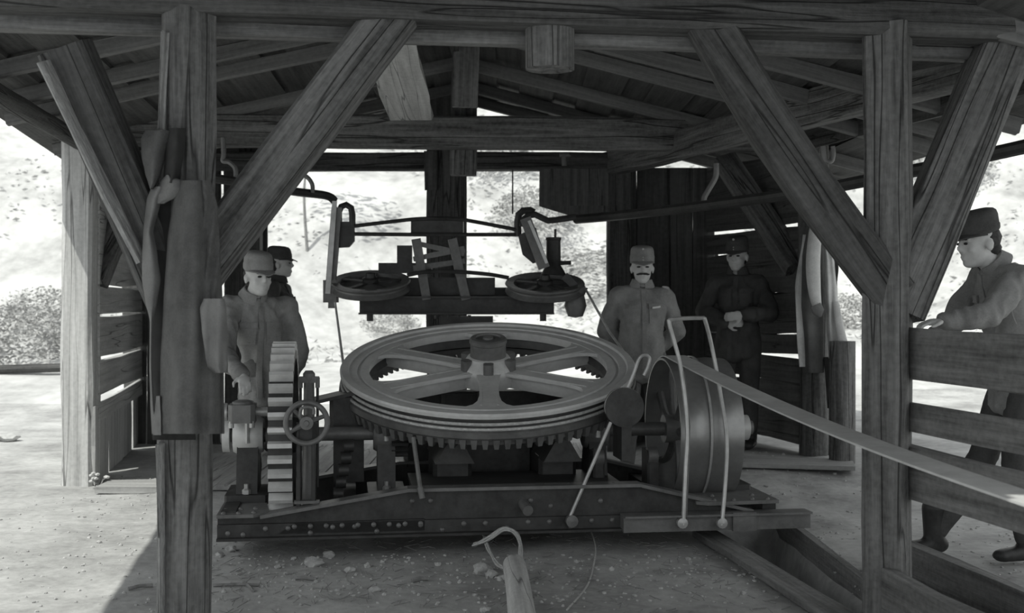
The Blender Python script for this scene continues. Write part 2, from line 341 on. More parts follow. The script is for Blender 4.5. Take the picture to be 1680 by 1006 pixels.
# ================================================================== THE MACHINE (local: u right, v back, h up)
MA = math.atan2(.38, 2.803)
MM = T((-1.396, 5.78, 0)) @ Mx.Rotation(MA, 4, 'Z'); MI = MM.inverted()
def ML(x, y, v):
    a = (x-840)/FPX; b = (HY-y)/FPX
    p0 = MI @ V((0, 0, CAMH)); d = MI.to_3x3() @ V((a, 1, b)); t = (v-p0.y)/d.y
    return p0+d*t
def mt(name, label, cat, o=(0, 0, 0), group=None): return thing(name, label, cat, MM @ T(o), group)
def mp(mbx, name, m, root, **kw): return mbx.build(name, m, root, MM, **kw)      # part, vertices in machine coordinates
XZ = Mx(((1, 0, 0, 0), (0, 0, 1, 0), (0, 1, 0, 0), (0, 0, 0, 1)))                   # prism in the u-h plane, thickness along v
YU = Mx(((0, 0, 1, 0), (1, 0, 0, 0), (0, 1, 0, 0), (0, 0, 0, 1)))                   # lathe axis along u
def axu(p): return T(p) @ YU

base = mt('machine_base', 'riveted black iron base frame under the big wheel', 'machine base', (1.4, .6, 0))
prof = [(0, .1), (2.83, .1), (2.83, .165), (2.62, .175), (2.05, .315), (.9, .318), (.23, .206), (0, .206)]
for v, nm in ((0, 'front_girder'), (.955, 'rear_girder')): mp(MB().prism(prof, v, v+.014, XZ), nm, IRON, base)
for v in (-.045, .91):
    fm = MB()
    for (u0, h0), (u1, h1) in (((.2, .206), (.9, .318)), ((.9, .318), (2.05, .318)), ((2.05, .315), (2.62, .177))):
        L = V((u1-u0, 0, h1-h0)); fm.box((0, 0, L.length/2), (.10, .016, L.length), T((u0, v+.05, h0)) @ frame(L, (0, 1, 0)))
    mp(fm, 'top_flange', IRON_B, base)
mp(MB().box((1.33, -.012, .135), (2.66, .02, .07)).box((1.33, -.03, .105), (2.66, .07, .012)), 'angle_iron', IRON, base)
mp(MB().box((2.42, -.06, .135), (.95, .08, .075)).box((2.42, -.075, .176), (.95, .11, .01)), 'lower_channel', IRON_B, base)
mp(MB().box((2.55, -.11, .14), (.12, .02, .09)), 'joint_plate', IRON_B, base)
for u in (.05, .62, 1.05, 1.75, 2.25, 2.72): mp(MB().box((u, .48, .17), (.07, .94, .12)), 'cross_beam', IRON, base)
mp(MB().prism([(0, -.05), (.17, -.05), (.24, .02), (.2, .4), (0, .4)], .206, .222), 'gusset_plate', IRON_B, base)
mp(MB().prism([(2.33, -.03), (2.38, -.07), (2.75, -.05), (2.75, .4), (2.33, .4)], .215, .232), 'gusset_plate', IRON_B, base)
mp(MB().prism([(.28, .12), (.36, .17), (.98, .175), (.98, .12)], -.022, -.002, XZ), 'splice_plate', IRON, base)
mp(MB().box((1.45, .3, .30), (1.05, .5, .03)), 'deck_plate', IRON, base)
rv = MB().lathe([(.013, 0), (.012, .005), (.006, .010), (.0, .011)], 8, Mx.Rotation(pi/2, 4, 'X'))
rvo = rv.build('rivet', IRON_B, base, MM @ T((.05, -.022, .13)))
def rivet(p, up=False):
    o = rvo.copy(); C.objects.link(o); o.parent = base
    o.matrix_basis = wm(base).inverted() @ MM @ T(p) @ (Mx.Rotation(-pi/2, 4, 'X') if up else Mx())
for i in range(24): rivet((.12+i*.105, -.022, .122+(.026 if i % 3 else 0)))
for i in range(9): rivet((.36+i*.075, -.024, .155))
for u, h in ((.92, .26), (1.01, .26), (1.5, .25), (1.6, .22), (1.85, .24)): rivet((u, 0, h))
for u, v in ((.03, -.02), (.1, -.02), (.17, -.01), (.03, .08), (.1, .09), (.17, .1)): rivet((u, v, .222), True)
for u, v in ((2.42, -.03), (2.52, -.03), (2.62, -.02), (2.70, -.02), (2.45, .1), (2.66, .1)): rivet((u, v, .232), True)
for i in range(9): rivet((1.0+i*.115, .02, .318), True)
mp(MB().cyl((1.46, .05, .245), (1.475, -.09, .215), .026, n=14), 'pipe_stub', IRON_B, base)

# ---- main shaft with bearings, spur gear, pinion
SV, SH = .45, .54
shaft = mt('main_shaft', 'long horizontal iron shaft under the big wheel', 'shaft', (1.4, SV, SH))
mp(MB().cyl((-.03, SV, SH), (2.78, SV, SH), .036, n=18), 'shaft', IRON_B, shaft)
for u, k in ((.0, 1.12), (.78, 1), (2.735, .9)): mp(MB().lathe([(.05*k, -.02), (.076*k, -.018), (.076*k, .018), (.05*k, .02)], 24, axu((u, SV, SH))), 'collar', IRON_W, shaft)
cg = MB(); NT = 16
cg.lathe([(.036, -.06), (.085, -.05), (.10, .04), (.05, .06)], 24, axu((ML(655, 710, SV).x, SV, SH)))
for i in range(NT):
    a = 2*pi*i/NT; cg.box((.102, 0, 0), (.045, .016, .085), axu((ML(655, 710, SV).x, SV, SH)) @ Mx.Rotation(a, 4, 'Z'))
mp(cg, 'bevel_pinion', IRON, shaft)

def gear(root, c, r, wd, nt, tooth, m, ntname='gear_teeth'):
    q = axu(c); mbx = MB()
    mp(MB().lathe([(r-.085, -wd/2), (r-tooth, -wd/2), (r-tooth, wd/2), (r-.085, wd/2)], nt*2, q, closed=True), 'gear_body', IRON, root)  # black body under pale teeth: shade of the gaps put into colour
    for i in range(nt):
        a = 2*pi*i/nt; pw = 2*pi*r/nt
        R = q @ Mx.Rotation(a, 4, 'Z')
        mbx.add([(r-tooth-.004, -pw*.25, -wd/2), (r, -pw*.14, -wd/2), (r, pw*.14, -wd/2), (r-tooth-.004, pw*.25, -wd/2), (r-tooth-.004, -pw*.25, wd/2), (r, -pw*.14, wd/2), (r, pw*.14, wd/2), (r-tooth-.004, pw*.25, wd/2)],
                [(0, 3, 2, 1), (4, 5, 6, 7), (0, 1, 5, 4), (1, 2, 6, 5), (2, 3, 7, 6)], R)
    mp(mbx, ntname, m, root, sharp=.4)
    for i in range(6):
        mp(MB().box(((r-.07)/2+.02, 0, 0), (r-.10, .055, .045), q @ Mx.Rotation(i*pi/3, 4, 'Z'), ch=.01), 'spoke', IRON, root)
    mp(MB().lathe([(.04, -.09), (.085, -.09), (.095, -.05), (.095, .05), (.085, .09), (.04, .09)], 20, q, closed=True), 'hub', IRON, root)
gu = ML(460, 680, SV-.4).x
sg = mt('spur_gear', 'tall toothed spur gear seen edge-on beside the men', 'gear', (gu, SV, SH))
gear(sg, (gu, SV, SH), .478, .115, 40, .042, IRON_W)

def bearing(u, label, tall=False, m=IRON_B, wid=.13, group=None):
    b = mt('pillow_bearing', label, 'bearing', (u, SV, .22), group)
    mp(MB().box((u, SV, .235), (wid+.06, .36, .05), ch=.01), 'foot', IRON, b)
    mp(MB().prism([(SV-.14, .25), (SV+.14, .25), (SV+.08, SH-.04), (SV-.08, SH-.04)], u-wid*.35, u+wid*.35, YU), 'pedestal', IRON, b)
    mp(MB().lathe([(.04, -wid/2), (.085, -wid/2), (.1, -wid*.3), (.1, wid*.3), (.085, wid/2), (.04, wid/2)], 24, axu((u, SV, SH)), closed=True), 'housing', m, b)
    mp(MB().box((u, SV, SH+.085), (wid*.6, .15, .05), ch=.015), 'cap', m, b)
    for s in (-1, 1): mp(MB().cyl((u, SV+s*.095, SH-.03), (u, SV+s*.095, SH+.13), .014, n=8).lathe([(.024, 0), (.024, .02), (.01, .03)], 6, T((u, SV+s*.095, SH+.10))), 'bolt', STEEL, b)
    for s in (-1, 1): mp(MB().lathe([(.022, 0), (.022, .02), (.012, .028), (.012, .05)], 6, T((u, SV+s*.145, .262))), 'foot_bolt', STEEL, b)
    mp(MB().lathe([(.012, 0), (.012, .025), (.026, .03), (.026, .065), (.015, .07)], 10, T((u, SV, SH+.108))), 'oil_cup', STEEL, b)
    return b
bl = bearing(.11, 'rounded shaft bearing at the left end of the base', m=IRON_W, wid=.15)
bm_ = bearing(ML(633, 735, SV).x, 'shaft bearing under the left rim of the big wheel')
br = bearing(2.62, 'bright shaft bearing at the right end beside the drum', m=STEEL)
bearing(ML(975, 735, SV).x, 'shaft bearing under the right rim of the big wheel')
# upper bearing on the left, where the man rests his hand
hb = ML(398, 676, .30)
ub = mt('gear_bracket', 'upright bracket with a square bearing cap under the man\'s hand', 'bearing', (hb.x, .3, SH+.1))
mp(MB().box((hb.x, .36, SH+.12), (.08, .10, .06), ch=.01), 'riser', IRON_B, ub)
mp(MB().box((hb.x, .30, hb.z-.005), (.13, .16, .09), ch=.02), 'bearing_block', IRON_B, ub)
mp(MB().lathe([(.0, .0), (.05, .0), (.05, .02), (.03, .03)], 16, T((hb.x, .30, hb.z+.03))), 'cap', IRON_B, ub)
mp(MB().cyl((hb.x-.09, .30, hb.z+.0), (gu-.075, .30, hb.z+.0), .024, n=14), 'stub_shaft', STEEL, ub)
mp(MB().lathe([(.02, -.012), (.045, -.012), (.045, .012), (.02, .012)], 16, axu((hb.x-.085, .3, hb.z))), 'collar', STEEL, ub)
for s in (-1, 1): mp(MB().cyl((hb.x+s*.05, .24, SH+.06), (hb.x+s*.05, .24, hb.z-.04), .013, n=8), 'bolt', STEEL, ub)

# ---- hand wheel on its stand
hw = ML(503, 694, -.02)
hr = mt('hand_wheel', 'three-spoked iron hand wheel on a forked stand', 'hand wheel', (hw.x, 0, .21))
c = V((hw.x, -.02, hw.z)); R = .098
wr = hr
mp(MB().tube(arc(c, (1, 0, 0), (0, 0, 1), R, 0, 2*pi*47/48, 47), .0135, 10, closed=True), 'rim', IRON_B, hr)
for a in (.35, 2.35, 3.65):
    dv = V((math.cos(a), 0, math.sin(a))); mp(MB().tube([c+dv*.02+V((0, .012, 0)), c+dv*.06+V((0, .01, 0)), c+dv*R], [.016, .011, .010], 8), 'spoke', IRON_B, hr)
mp(MB().lathe([(.0, -.035), (.012, -.035), (.014, -.02), (.032, -.018), (.034, .03), (.0, .03)], 18, T(c) @ Mx.Rotation(-pi/2, 4, 'X')), 'hub', IRON_B, hr)
mp(MB().tube(smooth_path([c+V((-.03, -.02, .03)), c+V((-.02, -.04, .075)), c+V((.03, -.04, .075)), c+V((.035, -.035, .045))], 4), .008, 8), 'crank_handle', IRON_B, hr)
for s in (-.040, .032): mp(MB().box((hw.x+s, .03, (hw.z+.22)/2-.02), (.022, .03, hw.z-.22), ch=.004), 'upright', IRON, hr)
mp(MB().box((hw.x, .03, .262), (.12, .035, .014)), 'cross_bar', IRON_B, hr)
mp(MB().box((hw.x, .04, hw.z-.05), (.10, .05, .09), ch=.01), 'spindle_block', IRON, hr)
mp(MB().cyl((hw.x, 0, hw.z), (hw.x, .25, hw.z), .014, n=10), 'spindle', IRON_B, hr)
# ---- brake column behind the hand wheel
bc = ML(507, 640, .24)
bk = mt('brake_column', 'small tapered column with two thin rods behind the hand wheel', 'column', (bc.x, .24, .22))
zt = ML(507, 618, .24).z
mp(MB().lathe([(.035, .22), (.034, .4), (.028, .6), (.026, zt-.02), (.03, zt-.01), (.03, zt+.015), (.018, zt+.03)], 16, T((bc.x, .24, 0))), 'column', IRON_B, bk)
mp(MB().box((bc.x, .24, zt-.015), (.10, .05, .03), ch=.008).box((bc.x-.042, .24, zt-.03), (.022, .05, .05), ch=.006).box((bc.x+.042, .24, zt-.03), (.022, .05, .05), ch=.006), 'yoke', IRON_B, bk)
for s in (-.042, .042): mp(MB().cyl((bc.x+s, .24, .3), (bc.x+s, .24, zt-.03), .007, n=8), 'rod', IRON, bk)
# ---- dark gear case left of the wheel
gc = mt('gear_case', 'dark iron case between hand wheel and big wheel', 'casing', (ML(570, 700, .5).x, .55, .22))
a = ML(572, 676, .62)
mp(MB().box((a.x, .68, .62), (.2, .3, .2), ch=.02).box((a.x, .68, .42), (.16, .22, .3)), 'case', IRON, gc)
mp(MB().box((a.x-.06, .66, .735), (.30, .30, .018), T((a.x, 0, .735)) @ Mx.Rotation(-.22, 4, 'Y') @ T((-a.x, 0, -.735))), 'sloping_lid', IRON, gc)
for k in range(5): mp(MB().cyl((bc.x+.12+.012*k, .26-.002*k, .26+.06*k), (bc.x+.17+.012*k, .26, .26+.06*k), .032, n=12), 'worm_ring', IRON, gc)

# ---- big horizontal wheel, tipped towards the viewer
wc = P(801, 599, 6.74); TILT = math.radians(14.8)
WW = T(wc) @ Mx.Rotation(TILT, 4, 'X')
bwheel = thing('bull_wheel', 'huge six-spoked horizontal rope wheel with toothed rim', 'wheel', WW)
def wp(mbx, name, m, **kw): return mbx.build(name, m, bwheel, WW, **kw)
rim = [(.655, -.005), (.70, -.003), (.703, -.012), (.718, -.012), (.722, -.002), (.762, 0), (.768, .012), (.806, .012), (.813, .002), (.812, -.014), (.788, -.028), (.78, -.045), (.784, -.062), (.806, -.074), (.818, -.084), (.822, -.112), (.815, -.125), (.76, -.125), (.70, -.115), (.66, -.10)]
wp(MB().lathe(rim[:10]+[(.78, -.03), (.70, -.05), (.66, -.05)], 128, None, closed=True), 'rim', IRON_W, sharp=.5)
wp(MB().lathe([(.70, -.031)]+rim[10:], 128, None, closed=True), 'rope_groove', IRON_G, sharp=.5)
gr = MB().lathe([(.70, -.12), (.795, -.12), (.792, -.155), (.70, -.155)], 128, None, closed=True); NG = 92
for i in range(NG):
    R = Mx.Rotation(2*pi*i/NG, 4, 'Z'); pw = 2*pi*.79/NG
    gr.add([(.71, -pw*.3, -.15), (.822, -pw*.32, -.12), (.822, pw*.32, -.12), (.71, pw*.3, -.15), (.70, -pw*.16, -.185), (.812, -pw*.2, -.172), (.812, pw*.2, -.172), (.70, pw*.16, -.185)],
           [(0, 1, 2, 3), (7, 6, 5, 4), (0, 4, 5, 1), (1, 5, 6, 2), (2, 6, 7, 3), (3, 7, 4, 0)], R)
wp(gr, 'gear_ring', IRON_B, sharp=.4)
for i in range(6):
    R = Mx.Rotation(pi/2+i*pi/3+.03, 4, 'Z')
    st = [(.10, .075), (.16, .062), (.24, .055), (.36, .05), (.48, .052), (.56, .062), (.61, .085), (.64, .125), (.662, .19)]
    poly = [(r, wv) for r, wv in st]+[(r, -wv) for r, wv in reversed(st)]
    wp(MB().prism(poly, -.028, -.008, R).box((.38, 0, -.065), (.58, .028, .085), R).box((.38, .043, -.016), (.48, .012, .02), R).box((.38, -.043, -.016), (.48, .012, .02), R), 'spoke', IRON_W, sharp=.5)
wp(MB().lathe([(.155, -.10), (.16, -.02), (.15, 0), (.13, .025), (.115, .05), (.10, .055), (.10, .05)], 32), 'hub', IRON_W)
wp(MB().lathe([(.098, .04), (.098, .125), (.103, .13), (.103, .15), (.095, .158), (.07, .16), (.066, .152), (.03, .152), (.028, .162), (.0, .162)], 32), 'hub_cap', IRON_B)
for i in range(6):
    R = Mx.Rotation(i*pi/3+.55, 4, 'Z'); wp(MB().box((.138, 0, .02), (.05, .055, .06), R, ch=.01), 'hub_lug', IRON_B)
# axle pin below
wp(MB().lathe([(.06, -.42), (.06, -.1), (.08, -.1)], 20), 'axle', IRON)

# ---- idler pulleys and overhead gear behind the wheel
D2 = 8.2
ow = thing('sheave_beam', 'double channel beam carrying the two rope sheaves', 'beam', T(P(750, 505, D2)))
mbx = MB()
q0, q1 = P(590, 500, D2), P(909, 502, D2); zc = (q0.z+q1.z)/2
mbx.box(((q0.x+q1.x)/2, D2, zc), (q1.x-q0.x, .012, .115)); mbx.box(((q0.x+q1.x)/2, D2-.03, zc-.055), (q1.x-q0.x, .07, .012)); mbx.box(((q0.x+q1.x)/2, D2-.03, zc+.055), (q1.x-q0.x, .07, .012))
mbx.build('front_channel', IRON, ow)
MB().box(((q0.x+q1.x)/2, D2+.2, zc+.055), (q1.x-q0.x-.1, .012, .12)).box(((q0.x+q1.x)/2, D2+.17, zc+.115), (q1.x-q0.x-.1, .07, .012)).build('rear_channel', IRON, ow)
for x in (607, 891): MB().cyl(P(x, 514, D2-.03), P(x, 527, D2-.03), .022, n=10).build('bolt', IRON, ow)
MB().box(P(765, 525, D2+.05), (.36, .2, .05)).build('under_plate', IRON, ow)
for x in (715, 735, 752, 770): MB().cyl(P(x, 517, D2-.04), P(x, 523, D2-.04), .012, n=8).build('rivet', IRON, ow)
b0 = P(718, 470, D2+.1)
MB().box(P(740, 470, D2+.12), (.60, .08, .12)).build('bearing_block', IRON, ow)
MB().box(P(665, 440, D2+.1), (.36, .06, .07)).build('step_block', IRON, ow)
MB().box(P(664, 421, D2+.12), (.1, .06, .15)).build('step_block', IRON, ow)
for x0, x1 in ((683, 700), (742, 765)):
    timber('side_strap', P(x1, 492, D2-.03), P(x0, 392, D2+.0), .06, .012, IRON_B, 'board', parent=ow)
for y0, y1 in ((398, 416), (425, 408), (440, 428)):
    timber('cross_strap', P(678, y0, D2+.01), P(762, y1, D2+.01), .035, .012, IRON_B, 'board', ref=(0, 0, 1), parent=ow)
MB().box(P(718, 373, D2+.06), (.35, .16, .11), ch=.006).build('upper_block', IRON, ow)

def sheave(x, y, label):
    Wm = T(P(x, y, D2-.02)) @ Mx.Rotation(math.radians(16), 4, 'X')
    s = thing('rope_sheave', label, 'pulley', Wm)
    MB().lathe([(.05, .0), (.17, -.012), (.20, -.01), (.21, .012), (.262, .018), (.268, .008), (.245, -.012), (.245, -.022), (.268, -.042), (.262, -.052), (.20, -.045), (.05, -.03)], 48, None, closed=True).build('grooved_disc', IRON_B, s, Wm, sharp=.5)
    for i in range(5):
        MB().box((.13, 0, .004), (.16, .035, .012), Mx.Rotation(i*2*pi/5+.3, 4, 'Z')).build('rib', IRON, s, Wm)
    MB().lathe([(.0, -.09), (.05, -.09), (.055, .03), (.035, .04), (.03, .07), (.0, .075)], 18).build('hub', IRON, s, Wm)
    return s, Wm
s1, W1 = sheave(608, 464, 'flat grooved rope sheave on the left end of the overhead beam')
s2, W2 = sheave(894, 467, 'flat grooved rope sheave below the dark grease cylinder')
gcyl = thing('grease_cylinder', 'dark upright cylinder with a thin pin standing on the right sheave', 'cylinder', T(P(908, 452, D2)))
MB().lathe([(.085, -.06), (.07, -.03), (.05, .0), (.048, .17), (.052, .175), (.052, .19), (.0, .19)], 20, T(P(908, 436, D2))).build('cylinder', IRON, gcyl)
MB().cyl(P(911, 392, D2), P(911, 376, D2), .008, n=8).build('pin', IRON, gcyl)
MB().cyl(P(884, 433, D2-.02), P(937, 431, D2-.02), .014, n=8).build('cross_pin', IRON, gcyl)
# left hanger bar with shackle
lh = thing('hanger_bar', 'long flat hanger bar at the left of the sheave beam', 'bar', T(P(546, 500, D2)))
timber('bar', P(541, 482, D2-.06), P(552, 340, D2-.06), .07, .03, IRON_B, 'board', parent=lh)
timber('bar_edge', P(538, 482, D2-.085), P(549, 330, D2-.085), .03, .02, STEEL, 'board', parent=lh)
MB().box(P(543, 478, D2-.06), (.10, .06, .15), ch=.01).box(P(545, 496, D2-.06), (.05, .05, .08), ch=.008).build('lower_clamp', IRON_B, lh)
MB().tube([P(x, y, D2-.03) for x, y in ((556, 372), (556, 348), (560, 339), (568, 336), (576, 341), (578, 352), (578, 372))], .022, 8).build('shackle', IRON, lh)
MB().prism([(0, 0), (.105, 0), (.105, -.13), (.07, -.17), (0, -.175)], -.02, .02, T(P(556, 364, D2-.03)) @ Mx.Rotation(pi/2, 4, 'X')).build('cheek_plate', IRON, lh)
# right shackle and sloping bar
rhh = thing('swan_neck_hanger', 'bent swan-neck hanger joined to the overhead rail', 'hanger', T(P(866, 400, D2)))
MB().tube([P(x, y, D2-.03) for x, y in ((850, 388), (849, 365), (851, 352), (858, 346), (870, 345), (876, 349))], .024, 8).build('outer_hook', IRON, rhh)
MB().tube([P(x, y, D2-.09) for x, y in ((856, 372), (859, 360), (866, 354), (878, 352), (888, 357), (899, 362), (912, 361), (945, 356))], .021, 8).build('inner_hook', IRON, rhh)
MB().prism([(0, 0), (.12, .05), (.16, -.1), (.16, -.17), (.10, -.19), (.03, -.13)], -.02, .02, T(P(850, 386, D2-.03)) @ Mx.Rotation(pi/2, 4, 'X')).build('cheek_plate', IRON, rhh)
timber('sloping_bar', P(893, 440, D2-.12), P(862, 358, D2-.12), .075, .03, IRON_B, 'board', parent=rhh)
timber('bar_edge', P(897, 432, D2-.15), P(868, 362, D2-.15), .02, .02, STEEL, 'board', parent=rhh)
MB().lathe([(.0, -.17), (.05, -.16), (.075, -.09), (.06, -.02), (.085, .03), (.0, .05)], 12, T(P(944, 480, D2-.05))).build('counterweight', IRON_B, rhh)
timber('weight_arm', P(926, 452, D2-.05), P(952, 478, D2-.05), .05, .03, IRON, 'board', parent=rhh)
# tie rods between the hangers and the block
for nm, pts, lab in (('tie_rod', ((581, 371), (640, 364), (690, 359), (745, 359), (780, 364), (848, 377)), 'thin bowed tie rod above the straight one'),
                     ('tie_rod', ((581, 384), (690, 385), (760, 385), (846, 385)), 'straight tie rod between the two hangers'),
                     ('tie_rod', ((668, 452), (700, 446), (750, 446), (800, 450), (835, 456)), 'bowed rod linking the two sheaves')):
    MB().tube(smooth_path([P(x, y, D2-.04 if y < 400 else D2-.14) for x, y in pts], 5), .013 if y != 385 else .016, 8).build(nm, IRON, None, None, label=lab, cat='rod')
# overhead rail
MB().tube(smooth_path([P(945, 360, 8.45), P(1060, 349, 7.9), P(1300, 318, 6.6), P(1500, 280, 5.75), P(1720, 232, 5.1)], 8), .032, 10).build('overhead_rail', IRON, label='long dark overhead rail running along the right side', cat='rail')
MB().tube(smooth_path([P(318, 288, 6.9), P(400, 300, 7.4), P(480, 314, 7.9), P(535, 321, 8.15), P(549, 330, 8.2)], 6), .028, 10).build('overhead_rail', IRON, label='short overhead rail running back on the left', cat='rail')
def hook(pts, d, r, lab): MB().tube(smooth_path([P(x, y, d) for x, y in pts], 5), r, 8).build('rail_hook', IRON_B, label=lab, cat='hook')
hook(((366, 226), (367, 252), (366, 264), (376, 266), (386, 276), (387, 292)), 7.3, .015, 'curved iron hook left of the long brace')
hook(((488, 286), (503, 290), (512, 302), (513, 316)), 8.0, .014, 'small curved hook on the left overhead rail')
hook(((1175, 268), (1174, 290), (1162, 312), (1155, 326), (1156, 342)), 7.4, .017, 'wavy hanger iron on the right overhead rail')
hook(((1350, 240), (1353, 262), (1364, 264), (1367, 250), (1366, 240)), 6.4, .013, 'looped hanger iron under the right plate beam')
hook(((918, 254), (926, 254), (934, 254), (926, 256), (926, 272)), 9.5, .02, 'stub bolt under the tie beam')
MB().tube([P(841, 280, 9.6), P(841, 350, 8.3)], .006, 6).build('hanging_wire', IRON, label='thin vertical wire down to the swan-neck hanger', cat='wire')
# haul rope
def wcirc(W, r, h, a): return W @ V((r*math.cos(a), r*math.sin(a), h))
fr = [wcirc(WW, .797, -.046, pi*(1.0+i/60*1.0)) for i in range(61)]
rp = [W1 @ V((-.25, -.02, -.017)), P(551, 505, D2-.1), P(562, 588, 6.95)]+fr+[P(1034, 592, 7.0), P(1000, 545, 7.5), P(957, 468, D2)]
haul = thing('haul_rope', 'wire haul rope round the big wheel and up to the sheaves', 'rope', T(fr[30]))
MB().tube(rp, .008, 8).build('rope_run', ROPE, haul)
MB().tube([wcirc(WW, .806, -.070, pi*(1.0+i/60*1.0)) for i in range(61)], .008, 8).build('rope_turn', ROPE, haul)

# ---- drum pulleys
pu0 = ML(1086, 700, SV).x
def pulley(u0, u1, r, name, label):
    c = ((u0+u1)/2, SV, SH); wd = u1-u0; b = mt(name, label, 'pulley', c)
    q = axu(c)
    mp(MB().lathe([(r-.014, -wd/2), (r-.004, -wd/2), (r, -wd*.25), (r+.003, 0), (r, wd*.25), (r-.004, wd/2), (r-.014, wd/2)], 72, q, closed=True), 'drum', DRUM, b, sharp=.9)
    for i in range(6):
        a = i*pi/3+.2; p = [q @ V((t*math.cos(a+s), t*math.sin(a+s), 0)) for t, s in ((.05, -.1), (.15, -.05), (.26, .08), (r-.01, .25))]
        mp(MB().tube(smooth_path(p, 3), .022, 8), 'arm', IRON_B, b)
    mp(MB().lathe([(.036, -wd*.45), (.075, -wd*.45), (.075, wd*.45), (.036, wd*.45)], 24, q, closed=True), 'hub', IRON_B, b)
pulley(pu0, pu0+.155, .382, 'drive_pulley', 'wide steel belt drum carrying the leather belt')
pulley(pu0+.163, pu0+.335, .378, 'loose_pulley', 'plain steel drum next to the bright right bearing')
bh = mt('brake_band', 'thin bright band around the steel drum', 'band', (pu0+.159, SV, SH))
mp(MB().lathe([(.384, -.006), (.39, -.006), (.39, .006), (.384, .006)], 72, axu((pu0+.159, SV, SH)), closed=True), 'band', STEEL, bh)
# ---- belt
bmx = MB(); pts = []
for i in range(25):
    a = pi*1.15-(pi*1.15-pi*.47)*i/24            # from the back over the top
    pts.append((SV-.386*math.cos(a), SH+.386*math.sin(a)))
pts = [(SV+.386*math.sin(b), SH+.386*math.cos(b)) for b in [2.4-2.45*i/30 for i in range(31)]]
v0, h0 = pts[-1]
for i in range(1, 25): s = i/24; pts.append((v0-4.6*s, h0-.20*s-.06*math.sin(pi*s)))
u0, u1 = pu0+.012, pu0+.128; th = .006; vs = []; fs = []
for i, (v, h) in enumerate(pts):
    a = pts[max(0, i-1)]; b = pts[min(len(pts)-1, i+1)]; n2 = V((-(b[1]-a[1]), b[0]-a[0])).normalized()
    if n2.y < 0 and i > 15: n2 = -n2
    for uu, k in ((u0, 1), (u1, 1), (u1, -.2), (u0, -.2)): vs.append((uu, v+n2.x*th*k, h+n2.y*th*k))
for i in range(len(pts)-1):
    for k in range(4): fs.append((i*4+k, i*4+(k+1) % 4, i*4+4+(k+1) % 4, i*4+4+k))
fs += [(0, 1, 2, 3), tuple(len(vs)-4+k for k in (3, 2, 1, 0))]
bmx.add(vs, fs).build('drive_belt', BELT, None, MM, label='pale flat leather belt running off the drum to the right', cat='belt')
# ---- belt shifter
sh = mt('belt_shifter', 'tall bent steel rod frame straddling the drum', 'shifter', (2.3, -.1, .1))
pth = [ML(x, y, v) for x, y, v in ((1121, 862, -.13), (1124, 780, -.10), (1127, 700, -.06), (1118, 610, -.02), (1106, 560, 0), (1098, 530, 0), (1104, 524, 0), (1150, 522, 0), (1157, 527, 0), (1168, 570, .05), (1181, 640, .02), (1192, 720, -.05), (1190, 790, -.10), (1184, 862, -.13))]
mp(MB().tube(smooth_path(pth, 5), .0105, 8), 'bent_rod', STEEL, sh)
mp(MB().tube([p+V((.018, .02, 0)) for p in pth[:4]], .006, 8), 'back_rod', IRON_B, sh)
for x in (1119, 1184): p = ML(x, 858, -.12); mp(MB().lathe([(.0, -.02), (.026, -.015), (.026, .015), (.0, .02)], 12, T(p) @ Mx.Rotation(pi/2, 4, 'X')), 'pivot', STEEL, sh)
# ---- round disc with loop and rods
dc = ML(1023, 668, .02)
ds = mt('round_counterweight', 'dark round disc with a pale upper rim in front of the wheel', 'disc', tuple(dc))
mp(MB().lathe([(.0, -.012), (.088, -.012), (.094, -.016), (.098, -.012), (.098, .03), (.0, .03)], 40, T(dc) @ Mx.Rotation(pi/2, 4, 'X')), 'disc', IRON, ds)
mp(MB().tube(arc(dc+V((0, -.012, 0)), (1, 0, 0), (0, 0, 1), .096, .3, pi+.3, 24), .004, 6), 'rim', STEEL, ds)  # pale line drawn along the upper half of the rim only
mp(MB().box(tuple(dc+V((.02, .12, -.12))), (.05, .2, .3)), 'bracket', IRON, ds)
MB().tube(smooth_path([ML(x, y, .10) for x, y in ((1028, 640), (1040, 612), (1047, 592), (1053, 584), (1061, 583), (1066, 590), (1062, 604), (1056, 616))], 4), .009, 8).build('hook_lever', STEEL, None, MM, label='hooked steel lever rising above the round disc', cat='lever')
MB().tube([ML(1002, 693, .0), ML(931, 858, -.05)], .009, 8).build('brake_rod', STEEL, None, MM, label='thin straight rod slanting down from the round disc', cat='rod')
MB().lathe([(.0, -.02), (.03, -.018), (.03, .015), (.0, .02)], 14, T(ML(938, 855, -.05)) @ Mx.Rotation(pi/2, 4, 'X')).build('rod_pivot', IRON_B, None, MM, label='round pivot at the foot of the thin slanting rod', cat='pivot')
pl = mt('foot_lever', 'short upright lever leaning on the front girder', 'lever', tuple(ML(690, 815, -.07)))
mp(MB().tube([ML(678, 718, .05), ML(684, 760, .0), ML(690, 805, -.06)], .011, 8), 'rod', IRON_B, pl)
mp(MB().cyl(ML(689, 800, -.06), ML(693, 818, -.07), .015, n=10), 'grip', IRON_B, pl)
